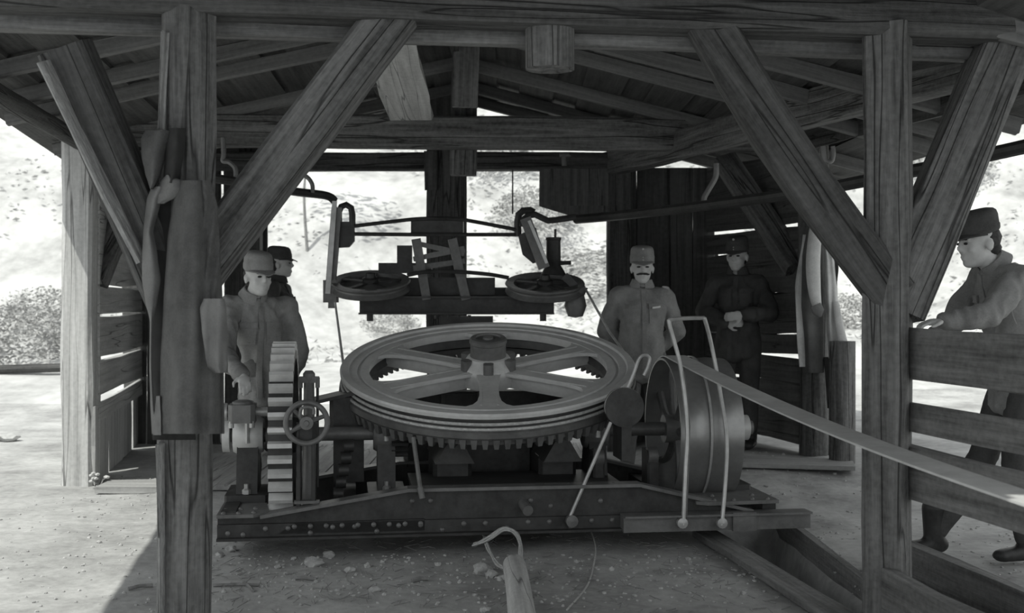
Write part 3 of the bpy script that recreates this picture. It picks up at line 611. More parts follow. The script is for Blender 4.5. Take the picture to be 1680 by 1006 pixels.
# ---- clutter on the base: pedestals and a pale block
for x, lab in ((744, 'dark iron bracket under the wheel, left of the pipe stub'), (918, 'dark iron bracket under the wheel, right of the pipe stub')):
    p = ML(x, 770, .35); r = mt('wheel_bracket', lab, 'bracket', (p.x, .6, .24))
    mp(MB().box((p.x, .6, .33), (.2, .4, .14), ch=.02), 'block', IRON, r); mp(MB().prism([(-.1, 0), (.1, 0), (.03, .12), (-.03, .12)], .25, .9, T((p.x, 0, .40)) @ XZ), 'rib', IRON, r)
axb = mt('axle_block', 'heavy iron block carrying the axle of the big wheel', 'bearing', (MI @ wc).to_tuple())
ac = MI @ wc
mp(MB().box((ac.x, ac.y+.12, .36), (.5, .4, .2), ch=.03), 'block', IRON, axb); mp(MB().lathe([(.14, .4), (.11, .5), (.09, .56)], 20, T((ac.x, ac.y+.08, 0))), 'socket', IRON, axb)
mp(MB().box((ac.x+.02, 1.02, .50), (.95, .14, .42), ch=.02).box((ac.x-.1, .94, .60), (.3, .1, .2), ch=.02), 'rear_housing', IRON, axb)
tb = ML(905, 748, .5)
tbx = mt('oil_tray', 'small pale tray on the base under the wheel', 'tray', tuple(tb))
mp(MB().box((tb.x, .5, tb.z), (.16, .14, .02), ch=.01), 'tray', W_PALE, tbx); mp(MB().box((tb.x, .5, tb.z-.06), (.12, .10, .1)), 'stand', IRON, tbx)
for x, z in ((980, 770), (1068, 752)):
    p = ML(x, z, .3); r = mt('side_bracket', 'dark upright bracket between wheel and drum' if x > 1000 else 'small rounded iron knob bracket by the slanting rod', 'bracket', (p.x, .3, .24))
    mp(MB().box((p.x, .32, .34), (.06, .14, .22), ch=.01), 'upright', IRON, r); mp(MB().lathe([(.0, -.03), (.045, -.025), (.045, .025), (.0, .03)], 14, axu((p.x, .28, .42))), 'boss', IRON_B, r)

# ================================================================== PEOPLE
from mathutils.bvhtree import BVHTree
_ico = {}
def ico(sub):
    if sub not in _ico:
        b = bmesh.new(); bmesh.ops.create_icosphere(b, subdivisions=sub, radius=1); b.verts.ensure_lookup_table()
        _ico[sub] = ([v.co.copy() for v in b.verts], [tuple(v.index for v in f.verts) for f in b.faces]); b.free()
    return _ico[sub]
def ell(mb, c, r, R=None, sub=2):
    vs, fs = ico(sub); r = (r, r, r) if not isinstance(r, (tuple, list)) else r
    R = R or Mx.Identity(3); mb.add([V(c)+R @ V((p.x*r[0], p.y*r[1], p.z*r[2])) for p in vs], fs)
def chain(mb, pts, R=None, sub=2):
    """pts: (position, radius or (rx,ry,rz))"""
    t3 = lambda r: V((r, r, r)) if not isinstance(r, (tuple, list)) else V(r)
    for (p, r), (q, s) in zip(pts, pts[1:]):
        p, q, r, s = V(p), V(q), t3(r), t3(s); n = max(2, int((q-p).length/(min(min(r), min(s))*.45)))
        for i in range(n+1): k = i/n; ell(mb, p.lerp(q, k), tuple(r.lerp(s, k)), R, sub)
def skinned(mb, name, m, vox, parent=None, world=None, smooth=4, wrinkle=0, wscale=9, **kw):
    me = bpy.data.meshes.new(name); me.from_pydata([tuple(p) for p in mb.v], [], mb.f)
    o = bpy.data.objects.new('tmp', me); C.objects.link(o)
    r = o.modifiers.new('r', 'REMESH'); r.mode = 'VOXEL'; r.voxel_size = vox
    s = o.modifiers.new('s', 'SMOOTH'); s.factor = .5; s.iterations = smooth
    dg = bpy.context.evaluated_depsgraph_get(); out = bpy.data.meshes.new_from_object(o.evaluated_get(dg))
    bpy.data.objects.remove(o); bpy.data.meshes.remove(me)
    if wrinkle:
        sd = random.uniform(0, 50); nr = [v.normal.copy() for v in out.vertices]
        for v, n in zip(out.vertices, nr):
            p = v.co; q = V((p.x*wscale+sd, p.y*wscale, p.z*wscale*.55))
            f = noise.noise(q)+.5*(1-2*abs(noise.noise(q*1.9)))
            v.co = p+n*(wrinkle*f)
    out.name = name; out.materials.clear(); out.materials.append(m); out.shade_smooth()
    return setup(bpy.data.objects.new(name, out), parent, world, **kw), BVHTree.FromPolygons([v.co for v in out.vertices], [p.vertices for p in out.polygons])
def patch(bvh, pts, th, fwd):
    """cloth patch laid on a garment: pts = rows of points near the surface, projected along -fwd"""
    n = len(pts[0]); vs = []
    for row in pts:
        for p in row:
            h = bvh.ray_cast(V(p)+V(fwd)*.5, -V(fwd)); q = h[0] if h[0] else V(p); vs.append((q+V(fwd)*th, q-V(fwd)*.008))
    m = len(pts); mbx = MB(); mbx.v = [a for a, b in vs]+[b for a, b in vs]; k = n*m
    mbx.f = [(i*n+j, i*n+j+1, (i+1)*n+j+1, (i+1)*n+j) for i in range(m-1) for j in range(n-1)]
    br = [j for j in range(n)]+[i*n+n-1 for i in range(1, m)]+[(m-1)*n+j for j in range(n-2, -1, -1)]+[i*n for i in range(m-2, 0, -1)]
    mbx.f += [(br[i], br[(i+1) % len(br)], br[(i+1) % len(br)]+k, br[i]+k) for i in range(len(br))]
    return mbx
def hand(mb, w, d, nrm, s=1.0, curl=.6, thumb=1):
    """palm and five unequal bent fingers; d = pointing direction, nrm = palm side"""
    d = V(d).normalized(); nrm = V(nrm); nrm = (nrm-d*nrm.dot(d)).normalized(); side = d.cross(nrm)*thumb
    R = Mx((side, nrm, d)).transposed()
    ell(mb, V(w)+d*.045*s, (.040*s, .017*s, .05*s), R)
    for k, (off, ln) in enumerate(((.029, .068), (.010, .078), (-.010, .072), (-.028, .056))):
        a = V(w)+d*.082*s+side*off*s; L = ln*s
        p1 = a+(d*math.cos(curl*.5)+nrm*math.sin(curl*.5))*L*.45
        p2 = p1+(d*math.cos(curl*1.3)+nrm*math.sin(curl*1.3))*L*.32
        p3 = p2+(d*math.cos(curl*2)+nrm*math.sin(curl*2))*L*.25
        chain(mb, [(a, .0098*s), (p1, .009*s), (p2, .0085*s), (p3, .0075*s)], None, 1)
    a = V(w)+d*.025*s+side*.034*s; p1 = a+(d*.75+side*.6+nrm*.2).normalized()*.038*s; p2 = p1+(d*.95+side*.12+nrm*.3).normalized()*.03*s
    chain(mb, [(a, .013*s), (p1, .011*s), (p2, .009*s)], None, 1)
def lerp(a, b, t): return V(a).lerp(V(b), t)
def person(loc, J, yaw, hyaw, hpitch, label, jm, tm, capm, s=1.0, moustache=False, hands=('L', 'R'), skirt=.17, hroll=0, cap='field', collar=True, palms=None):
    loc = V(loc); W = T(loc)
    RT = Mx.Rotation(yaw, 3, 'Z'); RH3 = (Mx.Rotation(hyaw, 4, 'Z') @ Mx.Rotation(hroll, 4, 'Y') @ Mx.Rotation(hpitch, 4, 'X')).to_3x3()
    j = {k: V(v) for k, v in J.items()}
    b = MB(); hc = j['head']
    def H(p): return hc+RH3 @ (V(p)*s)
    def he(p, r): ell(b, H(p), tuple(q*s for q in r), RH3, 3)
    he((0, .015, .032), (.074, .092, .082)); he((0, -.022, -.03), (.060, .066, .082)); he((0, -.05, -.086), (.036, .034, .026))
    he((0, -.088, .008), (.009, .013, .022)); he((0, -.097, -.014), (.011, .017, .015)); he((0, -.092, -.024), (.017, .012, .009))
    he((0, -.075, .028), (.050, .016, .010)); he((.034, -.062, -.026), (.022, .018, .02)); he((-.034, -.062, -.026), (.022, .018, .02))
    he((0, -.084, -.056), (.022, .010, .006)); he((0, -.083, -.066), (.019, .011, .007))
    for sx in (-1, 1): he((sx*.074, .012, -.012), (.009, .020, .030)); he((sx*.079, .016, -.004), (.008, .016, .018))
    chain(b, [(H((0, .02, -.06)), .052*s), (j['neck'], .056*s)], None, 2)
    chain(b, [(lerp(j['neck'], j['chest'], .45), (.09*s, .06*s, .05*s)), (j['chest'], (.135*s, .09*s, .08*s)), (j['waist'], (.12*s, .085*s, .08*s)), (j['pelvis'], (.13*s, .09*s, .08*s))], RT, 2)
    for S_ in 'LR':
        sh_, el, wr, hp, kn, an = (j[k+S_] for k in ('sh', 'el', 'wr', 'hip', 'kn', 'an'))
        chain(b, [(lerp(j['neck'], sh_, .5)-V((0, 0, .02)), .03*s), (sh_, .038*s), (lerp(sh_, el, .5), .036*s), (el, .032*s), (lerp(el, wr, .35), .037*s), (wr, .026*s)], None, 1)
        if S_ in hands:
            d = wr-el; pn = V(palms[S_]) if palms and S_ in palms else V((0, 1, 0))
            dd = V(palms['d'+S_]) if palms and 'd'+S_ in palms else d
            hand(b, wr, dd, pn, s, .75, 1 if S_ == 'L' else -1)
        else: ell(b, wr+(wr-el).normalized()*.05*s, .035*s)
        chain(b, [(hp, .075*s), (lerp(hp, kn, .5), .066*s), (kn, .05*s), (lerp(kn, an, .35), .05*s), (an, .034*s)], None, 1)
        f = RT @ V((0, -1, 0)); chain(b, [(an-V((0, 0, .03*s)), .034*s), (an+f*.13*s-V((0, 0, .05*s)), .028*s)], None, 1)
    body, bv = skinned(b, 'person', SKIN, .0068*s, None, W, 3, label=label, cat='person')
    # --- eyes, brows, hair, moustache
    def small(prims, name, m, **kw):
        q = MB()
        for p, r in prims: ell(q, H(p), tuple(k*s for k in r), RH3, 2)
        return q.build(name, m, body, W, sharp=3, **kw)
    for sx in (-1, 1):
        small([((sx*.030, -.0835, .006), (.014, .007, .0065))], 'shaded_eye', HAIR)  # dark all over and enlarged: shade of the socket put into it
        small([((sx*.024, -.094, .026), (.014, .005, .0038)), ((sx*.040, -.088, .025), (.012, .006, .0035))], 'eyebrow', HAIR)
    if moustache: small([((-.016, -.098, -.042), (.02, .009, .0075)), ((.016, -.098, -.042), (.02, .009, .0075)), ((-.034, -.088, -.046), (.014, .008, .006)), ((.034, -.088, -.046), (.014, .008, .006))], 'moustache', HAIR)
    small([((0, .035, .02), (.0775, .082, .075)), ((0, .06, -.03), (.062, .05, .045))], 'hair', HAIR)
    # --- cap
    q = MB(); prof = [(1.0, .040), (1.03, .046), (1.035, .085), (1.0, .09), (.98, .118), (.92, .138), (.78, .150), (.5, .157), (0.001, .159)]
    n = 28; m_ = len(prof)
    for i in range(n):
        a = 2*pi*i/n
        for k, (r, h) in enumerate(prof):
            x, y = .084*r*math.cos(a), .008+.102*r*math.sin(a); hh = h+(.012*(y/.1) if k > 3 else .02*max(0, y/.1) if k < 2 else 0)
            q.v.append(H((x, y, hh)))
    for i in range(n):
        l = (i+1) % n
        for k in range(m_-1): q.f.append((i*m_+k, l*m_+k, l*m_+k+1, i*m_+k+1))
    q.f.append(tuple(i*m_ for i in range(n-1, -1, -1)))
    cp = q.build('cap', capm, body, W, sharp=.8)
    q = MB(); N2 = 14; vs = []
    for i in range(N2+1):
        a = pi+pi*i/N2; c_, s_ = math.cos(a), math.sin(a)
        vs += [H((.080*c_, .0+.090*s_, .05)), H((.086*c_, -.0+.142*s_, .016+.024*abs(c_))), H((.086*c_, -.0+.142*s_, .010+.024*abs(c_))), H((.080*c_, .0+.090*s_, .042))]
    fs = []
    for i in range(N2):
        for k in range(4): fs.append((i*4+k, i*4+(k+1) % 4, i*4+4+(k+1) % 4, i*4+4+k))
    q.add(vs, fs+[(0, 1, 2, 3), tuple(N2*4+k for k in (3, 2, 1, 0))]); q.build('visor', capm, cp, W)
    if cap == 'field':
        small([((0, -.098, .13), (.009, .005, .009))], 'cockade', STEEL)
        for zz in (.055, .072): small([((0, -.099, zz), (.005, .004, .005))], 'cap_button', STEEL)
    # --- tunic
    q = MB(); up = V((0, 0, 1))
    chain(q, [(j['neck']-V((0, 0, .02*s)), (.08*s, .072*s, .035*s)), (lerp(j['shL'], j['shR'], .5)-up*.035*s, (.15*s, .098*s, .055*s)), (j['chest'], (.165*s, .118*s, .09*s)), (j['waist'], (.148*s, .112*s, .08*s)), (j['pelvis'], (.165*s, .125*s, .08*s)), (j['pelvis']-up*skirt*s, (.18*s, .14*s, .05*s))], RT, 2)
    for S_ in 'LR':
        sh_, el, wr = (j[k+S_] for k in ('sh', 'el', 'wr'))
        chain(q, [(lerp(j['neck'], sh_, .45)-up*.012, .055*s), (sh_, .066*s), (lerp(sh_, el, .5), .063*s), (el, .056*s), (lerp(el, wr, .5), .052*s), (lerp(el, wr, .93), .044*s)], None, 2)
    tun, tb = skinned(q, 'tunic', jm, .011*s, body, W, 3, wrinkle=.02*s)
    if collar:
        q = MB(); nk = j['neck']+up*.012*s; n = 22; ax = (H((0, .02, -.06))-j['neck']).normalized(); F = frame(ax, RH3 @ V((1, 0, 0)))
        for i in range(n+1):
            a = -pi/2+.22+(2*pi-.44)*i/n; c_, s_ = math.cos(a), math.sin(a)
            for r, h in ((.063, .05), (.070, .048), (.092, -.005), (.085, -.012)): q.v.append(nk+(F @ V((r*c_*s, r*s_*s, h*s))))
        for i in range(n):
            for k in range(4): q.f.append((i*4+k, i*4+(k+1) % 4, i*4+4+(k+1) % 4, i*4+4+k))
        q.f += [(0, 1, 2, 3), tuple(n*4+k for k in (3, 2, 1, 0))]; q.build('collar', jm, tun, W)
    fw = RT @ V((0, -1, 0)); sd = RT @ V((1, 0, 0)); ch = j['chest']
    def grid(x0, x1, z0, z1, nx=5, nz=4): return [[ch+sd*((x0+(x1-x0)*i/nx)*s)+up*((z0+(z1-z0)*k/nz)*s) for i in range(nx+1)] for k in range(nz+1)]
    for x0, x1 in ((-.125, -.03), (.035, .13)):
        pk = patch(tb, grid(x0, x1, -.10, .02), .007, fw).build('chest_pocket', jm, tun, W)
        patch(tb, grid(x0-.004, x1+.004, .0, .035), .014, fw).build('pocket_flap', jm, pk, W)
    patch(tb, grid(-.016, .016, -.42, .13, 2, 16), .006, fw).build('button_placket', jm, tun, W)
    # --- trousers and boots
    q = MB()
    chain(q, [(j['waist']-up*.06*s, (.13*s, .10*s, .06*s)), (j['pelvis']-up*.04*s, (.15*s, .115*s, .07*s))], RT, 2)
    for S_ in 'LR':
        hp, kn, an = (j[k+S_] for k in ('hip', 'kn', 'an'))
        chain(q, [(hp, .092*s), (lerp(hp, kn, .5), .085*s), (kn, .067*s), (lerp(kn, an, .4), .066*s), (lerp(kn, an, .9), .05*s)], None, 2)
    skinned(q, 'trousers', tm, .012*s, body, W, 3, wrinkle=.009*s)
    f = RT @ V((0, -1, 0))
    for S_ in 'LR':
        an = j['an'+S_]; q = MB(); chain(q, [(an+up*.14*s, .058*s), (an, .05*s), (an-up*.035*s-f*.03*s, .043*s)], None, 2)
        chain(q, [(an-up*.035*s-f*.03*s, (.043*s, .05*s, .042*s)), (an+f*.13*s-up*.045*s, (.046*s, .05*s, .032*s))], RT, 2)
        skinned(q, 'boot', LEATH, .011*s, body, W, 3)
    return body, tun, tb, j, W

def stand(h, **kw):
    """joints of a figure standing at rest, facing the camera; h = height of the head's centre"""
    k = h/1.56
    J = dict(head=(0, -.02, 1.56), neck=(0, .01, 1.415), chest=(0, 0, 1.26), waist=(0, 0, 1.07), pelvis=(0, .01, .94),
             shL=(.168, .01, 1.345), shR=(-.168, .01, 1.345), elL=(.235, .04, 1.09), elR=(-.235, .04, 1.09), wrL=(.225, -.06, .85), wrR=(-.225, -.06, .85),
             hipL=(.092, .01, .89), hipR=(-.092, .01, .89), knL=(.10, -.015, .49), knR=(-.10, -.015, .49), anL=(.105, .02, .09), anR=(-.105, .02, .09))
    J = {a: V(b)*k for a, b in J.items()}
    for a, b in kw.items(): J[a] = V(b)
    return J
def spin(J, a, keep=()):
    R = Mx.Rotation(a, 3, 'Z'); return {k: (v if k in keep else R @ v) for k, v in J.items()}

# soldier facing the camera, hands behind his back
gz = gh(.85, 8.0)+.03
J = stand(1.43-gz, elL=(.235, .07, .97), elR=(-.235, .07, .97), wrL=(.07, .17, .80), wrR=(-.07, .17, .80))
sol, tun, tb, J, Ws = person((.853, 8.0, gz), J, .04, -.05, .0, 'moustached soldier in field cap standing behind the big wheel, arms behind back', UNI, TROU, UNI, .93, moustache=True, hands=())
ch = J['chest']
patch(tb, [[ch+V((.055+.055*i/4, 0, .0+.008*i/4+.012*k)) for i in range(5)] for k in range(2)], .026, (0, -1, 0)).build('white_paper', WHITE, sol, Ws, label='white slip in the breast pocket')
patch(tb, [[ch+V((.13+.035*i/3, 0, .115-.03*i/3+.022*k)) for i in range(4)] for k in range(2)], .012, V((.2, -.6, .75))).build('shoulder_strap', LINEN, tun, Ws, label='pale shoulder strap')
# man in the shadow, arms folded
gz = gh(1.6, 8.65)
J = stand(1.525-gz, elL=(.24, -.05, .97), elR=(-.24, -.05, .97), wrL=(.075, -.215, .95), wrR=(-.05, -.19, .90))
J = spin(J, -.35)
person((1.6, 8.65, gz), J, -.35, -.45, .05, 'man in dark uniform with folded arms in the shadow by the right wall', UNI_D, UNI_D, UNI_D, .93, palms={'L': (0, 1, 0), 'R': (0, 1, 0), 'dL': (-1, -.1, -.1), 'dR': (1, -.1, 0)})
# man at the gear, leaning towards his hand on the bearing
J = dict(head=(-.02, -.10, 1.355), neck=(-.06, -.05, 1.235), chest=(-.05, -.01, 1.07), waist=(-.02, .03, .92), pelvis=(0, .06, .81),
         shL=(.11, .06, 1.18), shR=(-.19, -.10, 1.19), elL=(.17, .12, .93), elR=(-.165, -.30, .92), wrL=(.13, 0, .72), wrR=(.005, -.60, .835),
         hipL=(.08, .07, .76), hipR=(-.08, .05, .76), knL=(.11, .03, .42), knR=(-.09, .0, .42), anL=(.13, .10, .085), anR=(-.09, .06, .085))
person((-1.40, 6.93, 0), J, .45, .62, .05, 'man in a light cap resting one hand on the gear bearing', UNI, TROU, UNI, .93, hands=('R', 'L'), cap='plain', palms={'R': (0, .2, -1), 'dR': (.25, -.75, -.35)})
# man behind him in profile
J = spin(stand(1.44), pi/2*.93)
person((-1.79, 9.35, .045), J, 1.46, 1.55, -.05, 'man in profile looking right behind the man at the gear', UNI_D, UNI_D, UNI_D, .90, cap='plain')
# man beyond the fence, walking left
gz = gh(2.25, 5.75)
J = dict(head=(-.06, -.02, 1.50), neck=(.03, 0, 1.38), chest=(.09, .02, 1.22), waist=(.14, .03, 1.03), pelvis=(.16, .03, .90),
         shL=(.09, -.16, 1.33), shR=(.03, .18, 1.34), elL=(-.10, -.25, 1.16), elR=(-.10, .2, 1.12), wrL=(-.31, -.27, 1.14), wrR=(-.26, .1, 1.0),
         hipL=(.16, -.06, .86), hipR=(.16, .11, .86), knL=(.10, -.06, .47), knR=(.02, .12, .47), anL=(.16, -.05, .09), anR=(-.22, .12, .09))
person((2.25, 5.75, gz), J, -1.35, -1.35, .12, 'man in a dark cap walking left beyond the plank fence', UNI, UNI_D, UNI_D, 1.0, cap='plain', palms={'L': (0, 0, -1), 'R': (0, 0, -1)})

# ================================================================== HANGING COATS
def cloth(name, rows, depth, m, parent=None, nx=18, ny=40, th=.012, **kw):
    """cloth sheet; rows = (y, x left, x right) of its hanging outline, depth(s, t) = distance of the sheet with its folds"""
    vs = []; rows = sorted(rows)
    def at(y):
        for a, b in zip(rows, rows[1:]):
            if a[0] <= y <= b[0]:
                t = (y-a[0])/(b[0]-a[0]); t2 = t*t*(3-2*t)*.5+t*.5
                return a[1]+(b[1]-a[1])*t2, a[2]+(b[2]-a[2])*t2
        return rows[-1][1:]
    y0, y1 = rows[0][0], rows[-1][0]; sd = random.uniform(0, 50)
    for k in range(ny+1):
        t = k/ny; y = y0+(y1-y0)*t; l, r = at(y)
        for i in range(nx+1):
            s = i/nx; d = depth(s, t)+.006*noise.noise(V((s*3+sd, t*5, 2)))
            vs.append(P(l+(r-l)*s, y, d))
    n = nx+1; m_ = ny+1; K = n*m_; q = MB(); q.v = vs+[p+V((0, th, 0)) for p in vs]
    fr = [(i*n+j, i*n+j+1, (i+1)*n+j+1, (i+1)*n+j) for i in range(m_-1) for j in range(n-1)]
    br = [j for j in range(n)]+[i*n+n-1 for i in range(1, m_)]+[(m_-1)*n+j for j in range(n-2, -1, -1)]+[i*n for i in range(m_-2, 0, -1)]
    q.f = fr+[tuple(a+K for a in reversed(f)) for f in fr]+[(br[i], br[(i+1) % len(br)], br[(i+1) % len(br)]+K, br[i]+K) for i in range(len(br))]
    return q.build(name, m, parent, None, sharp=1.2, **kw)
coat = thing('greatcoat', 'long grey wool greatcoat hung on the near left post', 'coat', T(P(305, 720, 4.15)))
si = math.sin
cloth('back_panel', [(296, 292, 342), (330, 283, 350), (400, 274, 357), (500, 268, 362), (600, 263, 366), (712, 263, 367)],
      lambda s, t: 4.185-.115*si(pi*min(1, s*1.05))**.7+.02*si(s*10+1)*t-.012*si(s*23+2*t)*t-.02*t, COATM, coat, 26, 50)
cloth('lining', [(300, 258, 320), (345, 250, 320), (430, 250, 310), (520, 244, 300), (620, 246, 300), (722, 250, 320)], lambda s, t: 4.245-.05*s*t, LINING, coat)
cloth('front_edge', [(306, 248, 272), (330, 240, 262), (380, 235, 250), (420, 233, 257), (460, 233, 262), (492, 238, 257), (528, 246, 249.5), (600, 245, 248.5), (660, 246.5, 250.5), (712, 249, 256)],
      lambda s, t: 4.19-.05*si(pi*s)*(1-t)-.02*s, COATL, coat, 10, 60)
cloth('inner_edge', [(650, 256, 262), (690, 252, 264), (714, 251, 264)], lambda s, t: 4.17-.02*s, COATL, coat, 6, 14)
cloth('cape_flap', [(214, 238, 287), (228, 231, 280), (255, 232, 270), (285, 238, 263), (300, 243, 256), (310, 246, 249)], lambda s, t: 4.18-.05*si(pi*s)-.02*t, COATM, coat, 12, 26)
cloth('cape_fold', [(210, 276, 303), (250, 271, 300), (290, 268, 294), (300, 272, 288)], lambda s, t: 4.17-.06*si(pi*s), LINING, coat, 12, 20)
cloth('collar', [(287, 272, 279), (298, 263, 300), (312, 256, 306), (322, 252, 290), (334, 249, 268)], lambda s, t: 4.15-.05*si(pi*s)*(1-t), COATL, coat, 14, 20)
cloth('turned_cuff', [(490, 334, 366), (505, 328, 369), (540, 331, 371), (585, 337, 371), (601, 340, 372), (612, 351, 371)], lambda s, t: 4.06-.018*si(pi*s)-.012*si(9*s+3*t), COATL, coat, 12, 24, .02)
cloth('shoulder_panel', [(296, 312, 345), (340, 322, 356), (420, 326, 360), (496, 328, 364)], lambda s, t: 4.135-.03*si(pi*s)-.014*si(11*s+14*t), COATM, coat, 10, 24)
# coats on the right post
dcoat = thing('hanging_coat', 'dark coat with one pale sleeve on the right post', 'coat', T(P(1335, 610, 8.15)))
cloth('back_panel', [(372, 1322, 1345), (420, 1312, 1350), (500, 1310, 1352), (560, 1316, 1352), (612, 1318, 1352)], lambda s, t: 8.19-.09*si(pi*s)-.03*si(7*s), COATM, dcoat)
cloth('front_edge', [(385, 1318, 1324), (470, 1305, 1316), (560, 1308, 1320), (602, 1312, 1330)], lambda s, t: 8.14, LINEN, dcoat, 6, 20)
q = MB().tube(smooth_path([P(1338, 374, 8.08), P(1334, 430, 8.04), P(1336, 475, 8.03), P(1341, 506, 8.03)], 6), [.028+.020*math.sin(pi*min(1, .2+i/22)) for i in range(19)], 12, flat=.7)
q.build('sleeve', LINEN, dcoat, None, sharp=1.5)
MB().tube([P(1337, 500, 8.03), P(1343, 512, 8.03), P(1345, 520, 8.03)], [.042, .04, .012], 10, flat=.7).build('cuff', COATL, dcoat)
pcoat = thing('hanging_coat', 'pale long coat hanging beside the dark one', 'coat', T(P(1366, 590, 8.1)))
cloth('front_panel', [(402, 1352, 1362), (430, 1353, 1370), (470, 1354, 1374), (520, 1356, 1376), (588, 1360, 1377)], lambda s, t: 8.12-.05*si(pi*s)-.015*si(9*s), LINEN, pcoat, 14, 40)
cloth('dark_edge', [(396, 1366, 1371), (440, 1370, 1376), (470, 1371, 1373)], lambda s, t: 8.1, LINING, pcoat, 4, 14)
q = MB().tube(smooth_path([P(1371, 495, 8.08), P(1378, 540, 8.05), P(1386, 580, 8.05), P(1392, 606, 8.05)], 6), [.02+.022*min(1, i/14) for i in range(19)], 12, flat=.6)
q.build('sleeve', LINEN, pcoat, None, sharp=1.5)
cloth('hem_strip', [(586, 1352, 1374), (640, 1356, 1366), (670, 1358, 1361)], lambda s, t: 8.16, LINING, pcoat, 6, 16)

# ================================================================== GROUND CLUTTER
def stone_mesh(seed, sub=2):
    vs, fs = ico(sub); o = []
    for p in vs:
        k = 1+.45*noise.noise(p*1.3+V((seed*7.1, 0, 0)))+.15*noise.noise(p*3+V((0, seed*3, 0))); o.append(V((p.x*k, p.y*k*.9, p.z*k*.65)))
    return o, fs
for x, y, r, lab in ((515, 926, .042, 'large pale stone with a dark side below the base'), (574, 936, .028, 'pale wedge-shaped stone under the splice plate'), (539, 912, .03, 'pale lump of stone close under the girder'),
                     (603, 929, .02, 'small bright stone right of the wedge stone'), (627, 924, .014, 'tiny white stone below the girder'), (614, 972, .024, 'pale flat stone alone in the foreground'),
                     (455, 928, .018, 'small pale stone near the coat post'), (482, 916, .016, 'small stone at the left under the base'), (790, 935, .045, 'pale rock left of the rope loop'),
                     (806, 946, .032, 'grey rock against the buried log'), (823, 952, .026, 'small rock touching the buried log'), (797, 1003, .022, 'white stone at the bottom edge'),
                     (737, 958, .012, 'tiny stone in the trodden earth'), (380, 905, .03, 'pale stone beside the left end of the base'), (360, 912, .022, 'rough stone at the corner of the base')):
    vs, fs = stone_mesh(x*.37); p = G(x, y)
    MB().add([v*r for v in vs], fs, Mx.Rotation(x*1.3, 4, 'Z')).build('stone', STONE, None, T(p+V((0, 0, r*.3))), sharp=.35, label=lab, cat='stone')
timber('buried_log', G(842, 938)+V((0, 0, .03)), G(864, 1050)+V((0, 0, .02)), .105, .105, W_PALE, 'round', label='pale log end sticking out of the ground at the bottom', cat='log', jit=.008)
rl = thing('rope_loop', 'frayed loop of pale rope over the buried log', 'rope', T(G(825, 925)))
for k in range(7):
    e = lambda: V((random.uniform(-.008, .008), random.uniform(-.008, .008), random.uniform(-.005, .008)))
    a = [(778, 893, .05), (800, 897, .09), (828, 895, .13), (848, 899, .12), (855, 912, .08), (850, 930, .03)]
    MB().tube(smooth_path([G(x, y+18)+V((0, 0, h))+e() for x, y, h in a], 4), .0055, 6).build('strand', HEMP, rl)
for k in range(4):
    e = lambda: V((random.uniform(-.007, .007), random.uniform(-.007, .007), random.uniform(-.004, .006)))
    a = [(792, 890, .08), (800, 905, .06), (815, 922, .04), (832, 930, .035)]
    MB().tube(smooth_path([G(x, y+15)+V((0, 0, h))+e() for x, y, h in a], 4), .005, 6).build('strand', HEMP, rl)
for x0, y0, x1, y1, r, lab in ((676, 956, 702, 953, .010, 'short pale stick in front of the base'), (478, 950, 520, 952, .008, 'thin stick lying left of the flat stone'), (350, 965, 425, 962, .007, 'long thin stick beside the coat post'),
                               (210, 972, 250, 966, .008, 'thin twig in the shade left of the coat post'), (400, 958, 415, 972, .007, 'short crossing twig by the coat post')):
    MB().tube([G(x0, y0)+V((0, 0, r)), lerp(G(x0, y0), G(x1, y1), .5)+V((0, 0, r*1.6)), G(x1, y1)+V((0, 0, r))], r, 6).build('stick', TWIG, None, None, label=lab, cat='stick')
MB().tube(smooth_path([G(968, 880)+V((0, 0, .03)), G(977, 905)+V((0, 0, .02)), G(974, 930)+V((0, 0, .006)), G(963, 960)+V((0, 0, .005)), G(930, 1006)+V((0, 0, .005))], 8), .004, 6).build('loose_wire', ROPE, None, None, label='thin loose wire curling on the ground right of the log', cat='wire')
# weed at the foot of the pale left post
wd = thing('weed', 'small pale weed at the foot of the sunlit left post', 'plant', T(P(160, 790, 7.95)))
for k in range(9):
    a = random.uniform(0, 6.28); p = G(163, 800); q = p+V((math.cos(a)*.05, math.sin(a)*.05, random.uniform(.05, .13)))
    MB().tube([p, lerp(p, q, .5)+V((0, 0, .02)), q], [.004, .003, .002], 5).build('stem', TWIG, wd)
    vs, fs = ico(1); MB().add([q+V((v.x*.018, v.y*.018, v.z*.012)) for v in vs], fs).build('flower_head', LINEN, wd)
# gravel and litter nobody could count
q = MB(); base_st = [stone_mesh(i, 1) for i in range(6)]
for k in range(2600):
    y = random.uniform(4.6, 8.5) if k % 3 else random.uniform(5.0, 6.4); x = random.uniform(-2.9, 2.7) if k % 3 else random.uniform(-1.5, 1.6)
    vs, fs = base_st[k % 6]; r = random.uniform(.003, .011)*(1.6 if random.random() < .06 else 1)
    if -1.4 < x < 1.5 and 5.9 < y < 7.4: continue
    q.add([V((v.x*r, v.y*r, v.z*r)) for v in vs], fs, T((x, y, gh(x, y)+r*.2)) @ Mx.Rotation(k, 4, 'Z'))
q.build('gravel', STONE, None, None, sharp=.3, kind='stuff', label='loose gravel scattered over the earth floor', cat='gravel')
q = MB()
for k in range(700):
    y = random.uniform(4.7, 6.5); x = random.uniform(-1.4, 1.5); a = random.uniform(0, pi); L = random.uniform(.015, .07)
    p = V((x, y, gh(x, y)+.006)); dv = V((math.cos(a)*L, math.sin(a)*L, random.uniform(-.0, .012)))
    q.tube([p-dv*.5, p+dv*.5+V((0, 0, .002))], .0018, 4)
q.build('straw_litter', TWIG, None, None, kind='stuff', label='scattered straw and twig litter before the machine', cat='litter')

